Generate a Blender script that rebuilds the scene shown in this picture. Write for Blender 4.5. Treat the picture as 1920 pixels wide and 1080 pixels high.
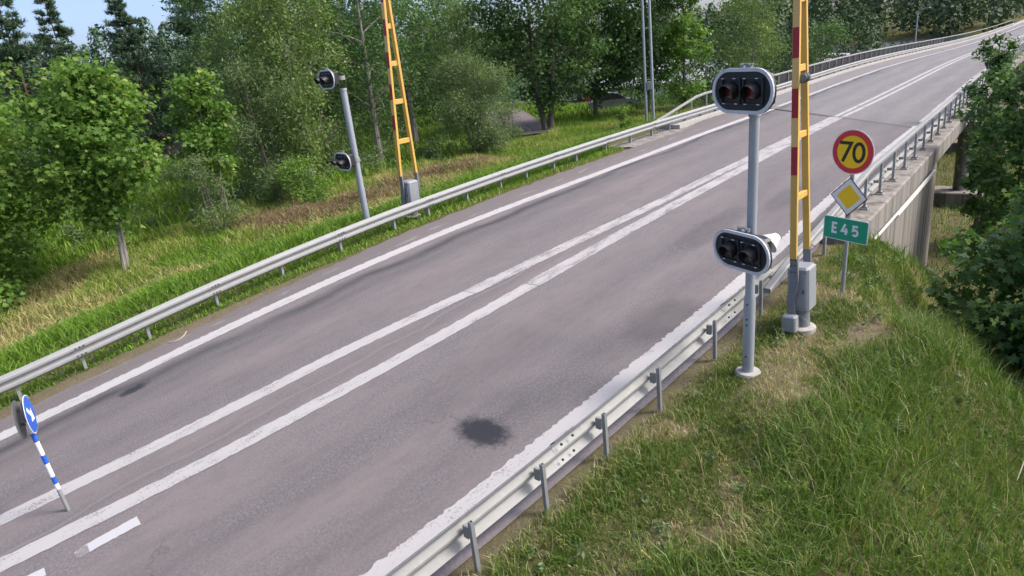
import bpy, math, random
import numpy as np
from mathutils import Vector, Matrix

for _o in list(bpy.data.objects):
    bpy.data.objects.remove(_o, do_unlink=True)
SC = bpy.context.scene
COL = SC.collection

# ------------------------------------------------------------------ camera
cam_d = bpy.data.cameras.new('camera')
cam_d.sensor_width = 36.0
cam_d.lens = 1264.06 / 1920 * 36.0
cam_d.clip_start = 0.1
cam_d.clip_end = 4000
cam = bpy.data.objects.new('camera', cam_d)
COL.objects.link(cam)
_fw = Vector((-0.65496524, 0.67920456, -0.33121247))
_r = Vector((0.74110482, 0.6629703, -0.1059907))
_u = Vector((-0.14759467, 0.31488338, 0.93758427))
cam.matrix_world = Matrix(((_r.x, _u.x, -_fw.x, 0), (_r.y, _u.y, -_fw.y, 0), (_r.z, _u.z, -_fw.z, 5.0), (0, 0, 0, 1)))
SC.camera = cam

# ------------------------------------------------------------------ light
SUN_AZ = math.radians(52)      # from +Y towards +X
SUN_EL = math.radians(48)
W = bpy.data.worlds.new('World')
SC.world = W
W.use_nodes = True
_nt = W.node_tree
_nt.nodes.clear()
_sky = _nt.nodes.new('ShaderNodeTexSky')
_sky.sky_type = 'NISHITA'
_sky.sun_disc = False
_sky.sun_elevation = SUN_EL
_sky.sun_rotation = SUN_AZ
_sky.air_density = 0.45
_sky.dust_density = 3.2
_sky.ozone_density = 1.0
_bg = _nt.nodes.new('ShaderNodeBackground')
_bg.inputs['Strength'].default_value = 0.15
_wo = _nt.nodes.new('ShaderNodeOutputWorld')
_nt.links.new(_sky.outputs[0], _bg.inputs[0])
_nt.links.new(_bg.outputs[0], _wo.inputs[0])
_sl = bpy.data.lights.new('sun', 'SUN')
_sl.energy = 1.35
_sl.angle = math.radians(14)
_sl.color = (1.0, 0.93, 0.83)
sun = bpy.data.objects.new('sun', _sl)
COL.objects.link(sun)
_sd = Vector((math.sin(SUN_AZ) * math.cos(SUN_EL), math.cos(SUN_AZ) * math.cos(SUN_EL), math.sin(SUN_EL)))
sun.rotation_euler = _sd.to_track_quat('Z', 'Y').to_euler()
SC.view_settings.view_transform = 'Standard'
SC.view_settings.look = 'None'
SC.view_settings.gamma = 1.0
SC.view_settings.use_curve_mapping = False
SC.view_settings.exposure = 1.22
SC.render.engine = 'CYCLES'
SC.cycles.max_bounces = 6
SC.cycles.diffuse_bounces = 3
SC.cycles.glossy_bounces = 2
SC.cycles.transmission_bounces = 3
SC.cycles.transparent_max_bounces = 4
SC.cycles.use_denoising = True

# ------------------------------------------------------------------ the road's line through the place
KS = np.array([-15, -5, 3, 10, 18, 27, 40, 60, 90, 130, 190, 280.])
KX = np.array([-2.56, -1.08, 0.0, 0.18, -0.17, -0.79, -1.86, -3.15, -4.77, -6.6, -9.37, -13.51])
KZ = np.array([-1.56, -0.51, 0.4, 0.83, 0.97, 0.95, 0.77, 0.61, -0.07, -1.05, -1.75, -2.1])


def nspline(xk, yk):
    n = len(xk)
    h = np.diff(xk)
    A = np.zeros((n, n))
    b = np.zeros(n)
    A[0, 0] = A[-1, -1] = 1
    for i in range(1, n - 1):
        A[i, i - 1] = h[i - 1]
        A[i, i] = 2 * (h[i - 1] + h[i])
        A[i, i + 1] = h[i]
        b[i] = 6 * ((yk[i + 1] - yk[i]) / h[i] - (yk[i] - yk[i - 1]) / h[i - 1])
    M = np.linalg.solve(A, b)

    def f(x):
        x = np.asarray(x, float)
        xc = np.clip(x, xk[0], xk[-1])
        i = np.clip(np.searchsorted(xk, xc) - 1, 0, n - 2)
        t0 = xk[i + 1] - xc
        t1 = xc - xk[i]
        hh = h[i]
        y = M[i] * t0**3 / (6 * hh) + M[i + 1] * t1**3 / (6 * hh) + (yk[i] / hh - M[i] * hh / 6) * t0 + (yk[i + 1] / hh - M[i + 1] * hh / 6) * t1
        g0 = (yk[1] - yk[0]) / h[0] - h[0] * (2 * M[0] + M[1]) / 6
        g1 = (yk[-1] - yk[-2]) / h[-1] + h[-1] * (M[-2] + 2 * M[-1]) / 6
        return y + np.where(x < xk[0], (x - xk[0]) * g0, 0) + np.where(x > xk[-1], (x - xk[-1]) * g1, 0)
    return f


FX = nspline(KS, KX)
FZ = nspline(KS, KZ)


def rd(s, o, h=0.0):
    """point at s metres along the road, o metres across, h above the asphalt"""
    s = np.asarray(s, float)
    o = np.asarray(o, float)
    dx = (FX(s + .05) - FX(s)) / .05
    n = np.sqrt(1 + dx * dx)
    return np.stack(np.broadcast_arrays(FX(s) + o / n, s - o * dx / n, FZ(s) + h), -1)


def to_so(x, y):
    s = np.asarray(y, float).copy()
    o = 0 * s
    for _ in range(4):
        dx = (FX(s + .05) - FX(s)) / .05
        n = np.sqrt(1 + dx * dx)
        o = ((x - FX(s)) - (y - s) * dx) / n
        near = np.clip(1 - (np.abs(o) - 30) / 40, 0, 1)
        s = y + o * dx / n * near
    return s, o


def sst(a, b, x):
    t = np.clip((x - a) / (b - a), 0, 1)
    return t * t * (3 - 2 * t)


def rel(s, o):
    right = -np.minimum(4.7, .42 * np.maximum(0, s - 13.6 + 3.8 * sst(-3.5, -2.4, o)) * ((o > -4.0) | (s > 23.5)) + .45 * np.maximum(0, o + 2.1) * sst(4, 9, s) + .30 * np.maximum(0, o + 1.6))
    right = right - 1.5 * sst(40, 90, s) - .03
    core = np.where(s < 23.5, -.06, -4.7 - 1.5 * sst(40, 90, s))
    d = np.minimum(1.5, .25 * np.maximum(0, -16.4 - o)) + .03
    cut = sst(33, 45, s) * (1 - sst(-18, -22, o))
    d = d + (4.6 - d) * cut
    far = np.maximum(sst(52, 78, s), sst(-75, -115, o))
    left = -(d + (4.7 - d) * far * .8)
    lake = sst(88, 104, s) * (1 - sst(262, 285, s))
    z = np.where(o > -4.4, right, np.where(o > -16.4, core, left))
    return z - 4.5 * lake


def terr_so(s, o):
    return FZ(np.minimum(s, 60)) + rel(s, o)


def terr(x, y):
    s, o = to_so(np.asarray(x, float), np.asarray(y, float))
    return terr_so(s, o)


def gp(s, o):
    """a point on the ground at road coordinates"""
    p = rd(s, o)
    return Vector((float(p[0]), float(p[1]), float(terr(p[0], p[1]))))


# ------------------------------------------------------------------ material helpers
def new_mat(name):
    m = bpy.data.materials.new(name)
    m.use_nodes = True
    nt = m.node_tree
    bs = nt.nodes['Principled BSDF']
    return m, nt, bs


def N(nt, typ, **kw):
    n = nt.nodes.new(typ)
    for k, v in kw.items():
        if k in n.inputs:
            n.inputs[k].default_value = v
        else:
            setattr(n, k, v)
    return n


def ramp(nt, fac, stops):
    r = nt.nodes.new('ShaderNodeValToRGB')
    e = r.color_ramp.elements
    while len(e) < len(stops):
        e.new(0.5)
    for i, (p, c) in enumerate(stops):
        e[i].position = p
        e[i].color = (c[0], c[1], c[2], 1) if not isinstance(c, float) else (c, c, c, 1)
    nt.links.new(fac, r.inputs[0])
    return r.outputs[0]


def mixc(nt, fac, a, b, mode='MIX'):
    m = nt.nodes.new('ShaderNodeMix')
    m.data_type = 'RGBA'
    m.blend_type = mode
    for sock, val in ((m.inputs[0], fac), (m.inputs[6], a), (m.inputs[7], b)):
        if hasattr(val, 'is_output'):
            nt.links.new(val, sock)
        elif isinstance(val, (tuple, list)):
            sock.default_value = (val[0], val[1], val[2], 1)
        else:
            sock.default_value = val
    return m.outputs[2]


def mth(nt, op, a, b=0.0, c=0.0, clamp=False):
    m = nt.nodes.new('ShaderNodeMath')
    m.operation = op
    m.use_clamp = clamp
    for i, v in enumerate((a, b, c)):
        if hasattr(v, 'is_output'):
            nt.links.new(v, m.inputs[i])
        else:
            m.inputs[i].default_value = v
    return m.outputs[0]


def noise(nt, vec, scale, detail=4.0, rough=.55, out=0):
    n = nt.nodes.new('ShaderNodeTexNoise')
    n.inputs['Scale'].default_value = scale
    n.inputs['Detail'].default_value = detail
    n.inputs['Roughness'].default_value = rough
    if vec is not None:
        nt.links.new(vec, n.inputs['Vector'])
    return n.outputs[out]


def coords(nt, kind='Object', scale=None):
    t = nt.nodes.new('ShaderNodeTexCoord')
    o = t.outputs[kind]
    if scale:
        mp = nt.nodes.new('ShaderNodeMapping')
        mp.inputs['Scale'].default_value = scale
        nt.links.new(o, mp.inputs['Vector'])
        o = mp.outputs[0]
    return o


def bump(nt, bs, h, strength=.3, dist=.01):
    b = nt.nodes.new('ShaderNodeBump')
    b.inputs['Strength'].default_value = strength
    b.inputs['Distance'].default_value = dist
    nt.links.new(h, b.inputs['Height'])
    nt.links.new(b.outputs[0], bs.inputs['Normal'])


def plain(name, col, rough=.5, metal=0.0, var=.12, scale=6.0, dirt=None, bumpy=0.0):
    """a plain coat with uneven tone, faint grime and a little relief"""
    m, nt, bs = new_mat(name)
    v = coords(nt)
    n1 = noise(nt, v, scale, 5)
    dark = tuple(c * (1 - var * 1.6) for c in col)
    light = tuple(min(1, c * (1 + var)) for c in col)
    c = mixc(nt, n1, dark, light)
    if dirt:
        n2 = noise(nt, coords(nt, 'Object', (1, 1, .25)), scale * 1.7, 6, .65)
        c = mixc(nt, ramp(nt, n2, [(.52, 0.0), (.75, dirt[1])]), c, dirt[0])
    nt.links.new(c, bs.inputs['Base Color'])
    bs.inputs['Roughness'].default_value = rough
    bs.inputs['Metallic'].default_value = metal
    if bumpy:
        bump(nt, bs, noise(nt, v, scale * 8, 3), bumpy, .004)
    return m


M = {}
GRIME = ((.10, .095, .08), .55)
M['galv'] = plain('galvanised_steel', (.29, .30, .30), .6, .1, .10, 5, ((.28, .28, .26), .5))
M['galv_dark'] = plain('weathered_galvanised_steel', (.30, .31, .32), .55, .35, .12, 7, ((.16, .15, .13), .6))
M['rail_alu'] = plain('pale_rail_metal', (.27, .275, .27), .62, .1, .08, 4, ((.4, .4, .38), .5))
M['grey_paint'] = plain('grey_machine_paint', (.27, .285, .31), .45, .0, .07, 3, ((.15, .15, .14), .4))
M['grey_arm'] = plain('mid_grey_bracket_paint', (.19, .20, .225), .5, .1, .08, 4, ((.1, .1, .1), .4))
M['pole_paint'] = plain('pale_blue_grey_pole', (.36, .39, .43), .42, .25, .07, 3, ((.2, .2, .2), .45))
M['black_plastic'] = plain('black_signal_face', (.018, .018, .021), .5, 0, .25, 8)
M['white_rim'] = plain('white_rim_paint', (.62, .64, .68), .45, 0, .06, 6, ((.35, .35, .34), .4))
M['yellow_arm'] = plain('yellow_arm_paint', (.60, .38, .085), .5, 0, .08, 2.5, ((.35, .22, .07), .5))
M['pale_yellow'] = plain('pale_yellow_reflective', (.72, .47, .17), .45, 0, .06, 3)
M['red_band'] = plain('red_reflective', (.36, .015, .03), .45, 0, .10, 3)
M['dark_red_lens'] = plain('dark_red_lens', (.11, .012, .018), .15, 0, .15, 9)
M['clear_lens'] = plain('dark_smoked_lens', (.05, .03, .03), .12, 0, .15, 9)
M['lamp_glass'] = plain('grey_lamp_glass', (.22, .23, .24), .25, .2, .2, 20)
M['sign_red'] = plain('sign_red', (.66, .035, .055), .4, 0, .05, 3)
M['sign_yellow'] = plain('sign_yellow', (.95, .62, .008), .4, 0, .05, 3)
M['sign_white'] = plain('sign_white', (.82, .82, .83), .4, 0, .05, 3)
M['sign_black'] = plain('sign_black', (.025, .020, .015), .45, 0, .15, 5)
M['sign_green'] = plain('sign_green', (.0, .34, .19), .4, 0, .06, 3)
M['sign_blue'] = plain('sign_blue', (.015, .10, .52), .4, 0, .06, 3)
M['sign_back'] = plain('sign_back_metal', (.17, .18, .18), .55, .4, .12, 6)
M['dark_steel'] = plain('dark_steel', (.05, .052, .056), .6, .2, .2, 7)
M['screen'] = plain('dark_screen_panel', (.014, .015, .018), .5, .1, .2, 4)
M['pale_pipe'] = plain('pale_pipe', (.62, .62, .60), .5, 0, .1, 5)
M['tyre'] = plain('tyre_rubber', (.02, .02, .02), .8, 0, .2, 9)
M['car_paint'] = plain('silver_grey_car_paint', (.22, .235, .25), .3, .4, .06, 3)
M['car_glass'] = plain('dark_car_glass', (.015, .018, .02), .08, 0, .1, 3)
M['white_wall'] = plain('white_boarding', (.62, .62, .60), .7, 0, .08, 3)
M['grey_wall'] = plain('grey_boarding', (.16, .16, .165), .75, 0, .12, 3)
M['grey_roof'] = plain('pale_grey_roof', (.42, .44, .48), .6, .1, .12, 2)
M['dark_roof'] = plain('dark_roof', (.10, .10, .11), .7, 0, .15, 3)
M['red_wall'] = plain('falu_red_boarding', (.20, .04, .03), .8, 0, .15, 4)
M['window'] = plain('window_glass', (.03, .035, .04), .1, 0, .15, 3)
M['timber'] = plain('weathered_timber', (.20, .19, .18), .8, 0, .2, 4)
M['straw_stick'] = plain('straw_coloured_stick', (.55, .45, .17), .8, 0, .15, 12)
M['pale_stick'] = plain('pale_stick', (.36, .32, .25), .85, 0, .15, 12)
M['rubber'] = plain('dark_joint_rubber', (.115, .11, .112), .85, 0, .2, 8)


def m_asphalt(name, base, tint, bridge=False):
    m, nt, bs = new_mat(name)
    tc = nt.nodes.new('ShaderNodeTexCoord')
    uv = tc.outputs['UV']                       # u = metres across, v = metres along
    sep = nt.nodes.new('ShaderNodeSeparateXYZ')
    nt.links.new(uv, sep.inputs[0])
    u, v = sep.outputs[0], sep.outputs[1]
    fine = noise(nt, uv, 26, 5, .9)
    mid = noise(nt, uv, 16, 5, .7)
    big = noise(nt, coords(nt, 'UV', (1.1, .22, 1)), .9, 5, .6)
    c = mixc(nt, ramp(nt, fine, [(.42, 0.0), (.58, 1.0)]), tuple(b * .60 for b in base), tuple(b * 1.40 for b in base))
    c = mixc(nt, ramp(nt, mid, [(.38, 0.0), (.64, .62)]), c, tuple(b * .82 for b in base))
    c = mixc(nt, ramp(nt, big, [(.40, 0.0), (.62, .75)]), c, tint)
    c = mixc(nt, ramp(nt, noise(nt, coords(nt, 'UV', (1.0, .3, 1)), 4.5, 6, .75), [(.46, 0.0), (.66, .45)]), c, tuple(b * .70 for b in base))
    # pale stones in the wearing course
    vo = nt.nodes.new('ShaderNodeTexVoronoi')
    vo.inputs['Scale'].default_value = 26
    nt.links.new(uv, vo.inputs['Vector'])
    stone = ramp(nt, vo.outputs['Distance'], [(.04, 1.0), (.09, 0.0)])
    sel = ramp(nt, noise(nt, uv, 9, 1), [(.46, 0.0), (.56, .7)])
    c = mixc(nt, mth(nt, 'MULTIPLY', stone, sel), c, (.36, .33, .32))
    # wheel tracks polished by traffic, along the road
    wob = mth(nt, 'MULTIPLY', mth(nt, 'SUBTRACT', noise(nt, coords(nt, 'UV', (.05, .35, 1)), 1.0, 2), .5), .9)
    uw = mth(nt, 'ADD', u, wob)
    for cen, wid, amt in ((-12.10, .30, .95), (-11.65, .7, .36), (-6.9, .7, .24), (-5.6, .6, .22), (-10.3, .6, .18), (-8.9, .35, .2)):
        d = mth(nt, 'ABSOLUTE', mth(nt, 'SUBTRACT', uw, cen))
        k = mth(nt, 'SUBTRACT', 1.0, mth(nt, 'DIVIDE', d, wid), clamp=True)
        k = mth(nt, 'MULTIPLY', k, amt)
        k = mth(nt, 'MULTIPLY', k, ramp(nt, noise(nt, coords(nt, 'UV', (1.5, .3, 1)), 1.3, 4), [(.3, .5), (.6, 1.0)]))
        c = mixc(nt, k, c, (.045, .045, .052))
    if not bridge:
        # oil or tar stains that lie on the surface
        for (cu, cv, ru, rv, amt) in ((-5.68, 4.66, .50, .34, .95), (-11.95, 1.70, .16, .38, .92), (-5.3, 8.6, .6, 1.1, .25), (-6.6, 13.5, .5, 2.2, .3), (-6.0, 16.5, .4, 2.2, .3)):
            a = mth(nt, 'DIVIDE', mth(nt, 'SUBTRACT', u, cu), ru)
            b = mth(nt, 'DIVIDE', mth(nt, 'SUBTRACT', v, cv), rv)
            r = mth(nt, 'SQRT', mth(nt, 'ADD', mth(nt, 'MULTIPLY', a, a), mth(nt, 'MULTIPLY', b, b)))
            r = mth(nt, 'ADD', r, mth(nt, 'MULTIPLY', mth(nt, 'SUBTRACT', noise(nt, uv, 7, 6, .8), .5), 1.4))
            c = mixc(nt, ramp(nt, r, [(.55, amt), (1.0, 0.0)]), c, (.022, .025, .032))
        # shoulder strip between line and verge: older, browner, with grit lines
        sh = ramp(nt, mth(nt, 'MULTIPLY', mth(nt, 'ADD', u, 13.9), 1.0), [(.0, .75), (.95, .35), (1.0, 0.0)])
        c = mixc(nt, sh, c, (.135, .120, .118))
        gl = mth(nt, 'ABSOLUTE', mth(nt, 'ADD', uw, 13.25))
        gk = mth(nt, 'SUBTRACT', 1.0, mth(nt, 'DIVIDE', gl, .09), clamp=True)
        gk = mth(nt, 'MULTIPLY', gk, ramp(nt, noise(nt, coords(nt, 'UV', (1, .7, 1)), 1.6, 4), [(.48, 0.0), (.62, .6)]))
        c = mixc(nt, gk, c, (.30, .28, .26))
        # median between the double lines is a browner strip with a seam
        se = mth(nt, 'ABSOLUTE', mth(nt, 'ADD', uw, 8.95))
        sk = mth(nt, 'SUBTRACT', 1.0, mth(nt, 'DIVIDE', se, .05), clamp=True)
        c = mixc(nt, mth(nt, 'MULTIPLY', sk, .35), c, (.27, .25, .24))
    # thin cracks
    cr = nt.nodes.new('ShaderNodeTexVoronoi')
    cr.feature = 'DISTANCE_TO_EDGE'
    cr.inputs['Scale'].default_value = .55
    wv = nt.nodes.new('ShaderNodeVectorMath')
    wv.operation = 'MULTIPLY_ADD'
    nn = nt.nodes.new('ShaderNodeTexNoise')
    nn.inputs['Scale'].default_value = 1.8
    nn.inputs['Detail'].default_value = 5
    nt.links.new(uv, nn.inputs['Vector'])
    nt.links.new(nn.outputs['Color'], wv.inputs[0])
    wv.inputs[1].default_value = (.9, .9, 0)
    nt.links.new(uv, wv.inputs[2])
    nt.links.new(wv.outputs[0], cr.inputs['Vector'])
    ck = mth(nt, 'MULTIPLY', ramp(nt, cr.outputs['Distance'], [(.001, .45), (.005, 0.0)]), ramp(nt, noise(nt, uv, .35, 3), [(.56, 0.0), (.64, 1.0)]))
    c = mixc(nt, ck, c, (.05, .048, .05))
    nt.links.new(c, bs.inputs['Base Color'])
    bs.inputs['Roughness'].default_value = .82
    bs.inputs['Specular IOR Level'].default_value = .35
    bump(nt, bs, fine, .6, .006)
    return m


M['asphalt'] = m_asphalt('worn_pinkish_asphalt', (.173, .159, .164), (.200, .174, .171))
M['asphalt_bridge'] = m_asphalt('bridge_asphalt', (.195, .186, .193), (.215, .203, .206), True)


M['asphalt_lane'] = m_asphalt('pinkish_lane_asphalt', (.15, .128, .128), (.175, .147, .143), True)


def m_paint(name, col, wear):
    m, nt, bs = new_mat(name)
    uv = coords(nt, 'UV')
    a = noise(nt, uv, 30, 4, .75)
    b = noise(nt, coords(nt, 'UV', (3, .8, 1)), 1.6, 5, .65)
    c = mixc(nt, a, tuple(x * .84 for x in col), col)
    k = mth(nt, 'ADD', mth(nt, 'MULTIPLY', a, .65), mth(nt, 'MULTIPLY', b, .55))
    c = mixc(nt, ramp(nt, k, [(wear, 0.0), (wear + .07, .85)]), c, (.17, .158, .16))
    nt.links.new(c, bs.inputs['Base Color'])
    bs.inputs['Roughness'].default_value = .7
    bump(nt, bs, a, .4, .004)
    return m


M['paint'] = m_paint('worn_white_road_paint', (.45, .437, .437), .635)
M['paint_rough'] = m_paint('rumbled_white_road_paint', (.48, .467, .467), .66)
M['paint_new'] = m_paint('fresh_white_road_paint', (.50, .51, .525), .90)
M['paint_flaked'] = m_paint('flaked_white_road_paint', (.44, .42, .42), .52)
M['paint_hatched'] = m_paint('scuffed_white_road_paint', (.44, .427, .427), .60)


def m_concrete():
    m, nt, bs = new_mat('streaked_concrete')
    v = coords(nt)
    a = noise(nt, v, 9, 6, .7)
    st = noise(nt, coords(nt, 'Object', (2.2, 2.2, .10)), 1.4, 5, .6)
    st2 = noise(nt, coords(nt, 'Object', (5, 5, .18)), 1.4, 4, .6)
    c = mixc(nt, a, (.185, .170, .150), (.29, .27, .245))
    c = mixc(nt, ramp(nt, st, [(.46, 0.0), (.62, .8)]), c, (.085, .08, .075))
    c = mixc(nt, ramp(nt, st2, [(.55, 0.0), (.68, .45)]), c, (.36, .34, .32))
    nt.links.new(c, bs.inputs['Base Color'])
    bs.inputs['Roughness'].default_value = .9
    bump(nt, bs, a, .35, .01)
    return m


M['concrete'] = m_concrete()
M['concrete_pale'] = plain('pale_kerb_concrete', (.40, .38, .355), .9, 0, .15, 5, ((.2, .19, .17), .6), .3)


def m_ground():
    m, nt, bs = new_mat('grassy_earth')
    v = coords(nt)
    a = noise(nt, v, 14, 6, .75)
    b = noise(nt, v, .55, 5, .6)
    e = noise(nt, v, 2.6, 5, .65)
    at = nt.nodes.new('ShaderNodeAttribute')
    at.attribute_name = 'dry'
    g = mixc(nt, a, (.050, .055, .020), (.140, .145, .055))
    g = mixc(nt, ramp(nt, b, [(.4, 0.0), (.65, .8)]), g, (.115, .105, .045))
    k = mth(nt, 'MULTIPLY', at.outputs['Fac'], ramp(nt, e, [(.25, .55), (.6, 1.0)]), clamp=True)
    d = mixc(nt, a, (.135, .108, .078), (.29, .24, .175))
    nt.links.new(mixc(nt, k, g, d), bs.inputs['Base Color'])
    bs.inputs['Roughness'].default_value = .95
    bs.inputs['Specular IOR Level'].default_value = .1
    bump(nt, bs, a, .9, .05)
    return m


M['ground'] = m_ground()


def m_leaf(name, stops, trans=.3, rough=.5):
    m, nt, bs = new_mat(name)
    at = nt.nodes.new('ShaderNodeAttribute')
    at.attribute_name = 'rnd'
    c = ramp(nt, at.outputs['Fac'], stops)
    nt.links.new(c, bs.inputs['Base Color'])
    bs.inputs['Roughness'].default_value = rough
    bs.inputs['Specular IOR Level'].default_value = .22
    tr = nt.nodes.new('ShaderNodeBsdfTranslucent')
    tcol = mixc(nt, 1.0, c, (1.0, 1.05, .55), 'MULTIPLY')
    nt.links.new(tcol, tr.inputs[0])
    mx = nt.nodes.new('ShaderNodeMixShader')
    mx.inputs[0].default_value = trans
    out = nt.nodes['Material Output']
    nt.links.new(bs.outputs[0], mx.inputs[1])
    nt.links.new(tr.outputs[0], mx.inputs[2])
    nt.links.new(mx.outputs[0], out.inputs[0])
    return m


M['leaf_bright'] = m_leaf('bright_maple_leaf', [(0, (0.087, 0.174, 0.037)), (.5, (0.148, 0.275, 0.054)), (.93, (0.225, 0.358, 0.075)), (1, (0.347, 0.415, 0.118))], .48)
M['leaf_dark'] = m_leaf('deep_green_leaf', [(0, (0.057, 0.122, 0.040)), (.6, (0.104, 0.193, 0.062)), (1, (0.161, 0.262, 0.091))], .42)
M['leaf_grey'] = m_leaf('grey_green_willow_leaf', [(0, (0.095, 0.146, 0.067)), (.6, (0.162, 0.238, 0.104)), (1, (0.271, 0.341, 0.167))], .44)
M['leaf_birch'] = m_leaf('pale_birch_leaf', [(0, (0.099, 0.166, 0.050)), (.6, (0.169, 0.258, 0.080)), (1, (0.284, 0.349, 0.134))], .46)
M['needle'] = m_leaf('pine_needle', [(0, (0.036, 0.078, 0.042)), (.6, (0.076, 0.137, 0.075)), (1, (0.151, 0.194, 0.098))], .12)
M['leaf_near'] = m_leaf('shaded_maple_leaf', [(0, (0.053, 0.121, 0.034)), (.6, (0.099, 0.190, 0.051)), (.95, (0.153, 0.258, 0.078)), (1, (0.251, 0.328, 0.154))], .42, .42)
M['far_leaf'] = m_leaf('far_wood_leaf', [(0, (0.036, 0.066, 0.031)), (.6, (0.066, 0.110, 0.050)), (1, (0.102, 0.150, 0.070))], .2)
M['grass'] = m_leaf('verge_grass', [(0, (0.076, 0.148, 0.029)), (.45, (0.140, 0.230, 0.045)), (.70, (0.192, 0.270, 0.066)), (.80, (0.281, 0.277, 0.120)), (1, (0.500, 0.445, 0.252))], .35)
M['grass_left'] = m_leaf('bank_grass', [(0, (0.097, 0.190, 0.024)), (.5, (0.166, 0.296, 0.034)), (.80, (0.227, 0.342, 0.053)), (.92, (0.304, 0.319, 0.106)), (1, (0.460, 0.425, 0.185))], .35)
M['grass_dry'] = m_leaf('dry_grass', [(0, (.10, .07, .045)), (.5, (.20, .145, .085)), (1, (.36, .28, .16))], .2)


def m_bark(name, a, b):
    m, nt, bs = new_mat(name)
    n = noise(nt, coords(nt, 'Object', (1, 1, .25)), 9, 5, .7)
    nt.links.new(mixc(nt, ramp(nt, n, [(.35, 0.0), (.65, 1.0)]), a, b), bs.inputs['Base Color'])
    bs.inputs['Roughness'].default_value = .9
    bump(nt, bs, n, .6, .02)
    return m


M['bark'] = m_bark('grey_brown_bark', (.06, .05, .04), (.16, .14, .115))
M['bark_pale'] = m_bark('pale_bark', (.11, .10, .085), (.34, .32, .28))
M['bark_pine'] = m_bark('pine_bark', (.06, .04, .03), (.16, .10, .07))


def m_water():
    m, nt, bs = new_mat('lake_water')
    bs.inputs['Base Color'].default_value = (.05, .065, .08, 1)
    bs.inputs['Roughness'].default_value = .12
    bump(nt, bs, noise(nt, coords(nt), .8, 4), .25, .1)
    return m


M['water'] = m_water()

# ------------------------------------------------------------------ mesh helpers


class MB:
    def __init__(self):
        self.v = []
        self.f = []

    def add(self, V, F):
        b = len(self.v)
        self.v += [tuple(map(float, p)) for p in V]
        self.f += [tuple(int(i) + b for i in f) for f in F]
        return self

    def box(self, c, s, rot=None, bev=0.0):
        hx, hy, hz = s[0] / 2, s[1] / 2, s[2] / 2
        if bev > 0:
            bev = min(bev, hx * .9, hy * .9, hz * .9)
            V = []
            for z, k in ((-hz, 1), (-hz + bev, 0), (hz - bev, 0), (hz, 1)):
                ix, iy = (hx - bev, hy - bev) if k else (hx, hy)
                b2 = bev if not k else bev * .6
                V += [(-ix + b2, -iy, z), (ix - b2, -iy, z), (ix, -iy + b2, z), (ix, iy - b2, z), (ix - b2, iy, z), (-ix + b2, iy, z), (-ix, iy - b2, z), (-ix, -iy + b2, z)]
            F = [tuple(range(7, -1, -1)), tuple(range(24, 32))]
            for r in range(3):
                for i in range(8):
                    F.append((r * 8 + i, r * 8 + (i + 1) % 8, r * 8 + 8 + (i + 1) % 8, r * 8 + 8 + i))
        else:
            V = [(-hx, -hy, -hz), (hx, -hy, -hz), (hx, hy, -hz), (-hx, hy, -hz), (-hx, -hy, hz), (hx, -hy, hz), (hx, hy, hz), (-hx, hy, hz)]
            F = [(0, 3, 2, 1), (4, 5, 6, 7), (0, 1, 5, 4), (1, 2, 6, 5), (2, 3, 7, 6), (3, 0, 4, 7)]
        R = rot if rot is not None else Matrix.Identity(3)
        C = Vector(c)
        return self.add([R @ Vector(p) + C for p in V], F)

    def tube(self, pts, rad, n=10, cap=True):
        V, F = tube_arrays(pts, rad, n, cap)
        return self.add(V, F)

    def prism(self, poly, origin, ux, uy, un, depth):
        """polygon in the (ux,uy) plane at origin, pulled along un by depth"""
        O = Vector(origin)
        ux, uy, un = Vector(ux), Vector(uy), Vector(un)
        n = len(poly)
        V = [O + ux * a + uy * b for a, b in poly] + [O + ux * a + uy * b + un * depth for a, b in poly]
        F = [tuple(range(n - 1, -1, -1)), tuple(range(n, 2 * n))] + [(i, (i + 1) % n, n + (i + 1) % n, n + i) for i in range(n)]
        return self.add(V, F)

    def ringprism(self, outer, inner, origin, ux, uy, un, depth):
        O = Vector(origin)
        ux, uy, un = Vector(ux), Vector(uy), Vector(un)
        n = len(outer)
        V = []
        for d in (0, depth):
            for poly in (outer, inner):
                V += [O + ux * a + uy * b + un * d for a, b in poly]
        F = []
        for i in range(n):
            j = (i + 1) % n
            F += [(n + i, n + j, j, i), (2 * n + i, 2 * n + j, 3 * n + j, 3 * n + i), (i, j, 2 * n + j, 2 * n + i), (3 * n + i, 3 * n + j, n + j, n + i)]
        return self.add(V, F)

    def lathe(self, prof, c=(0, 0, 0), n=20):
        V, F = [], []
        for r, z in prof:
            for i in range(n):
                a = 2 * math.pi * i / n
                V.append((c[0] + r * math.cos(a), c[1] + r * math.sin(a), c[2] + z))
        for k in range(len(prof) - 1):
            for i in range(n):
                F.append((k * n + i, k * n + (i + 1) % n, (k + 1) * n + (i + 1) % n, (k + 1) * n + i))
        F.append(tuple(range(n - 1, -1, -1)))
        F.append(tuple((len(prof) - 1) * n + i for i in range(n)))
        return self.add(V, F)

    def build(self, name, mat, parent=None, smooth=False):
        me = bpy.data.meshes.new(name)
        me.from_pydata(self.v, [], self.f)
        me.update()
        return link(name, me, mat, parent, smooth)


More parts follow.
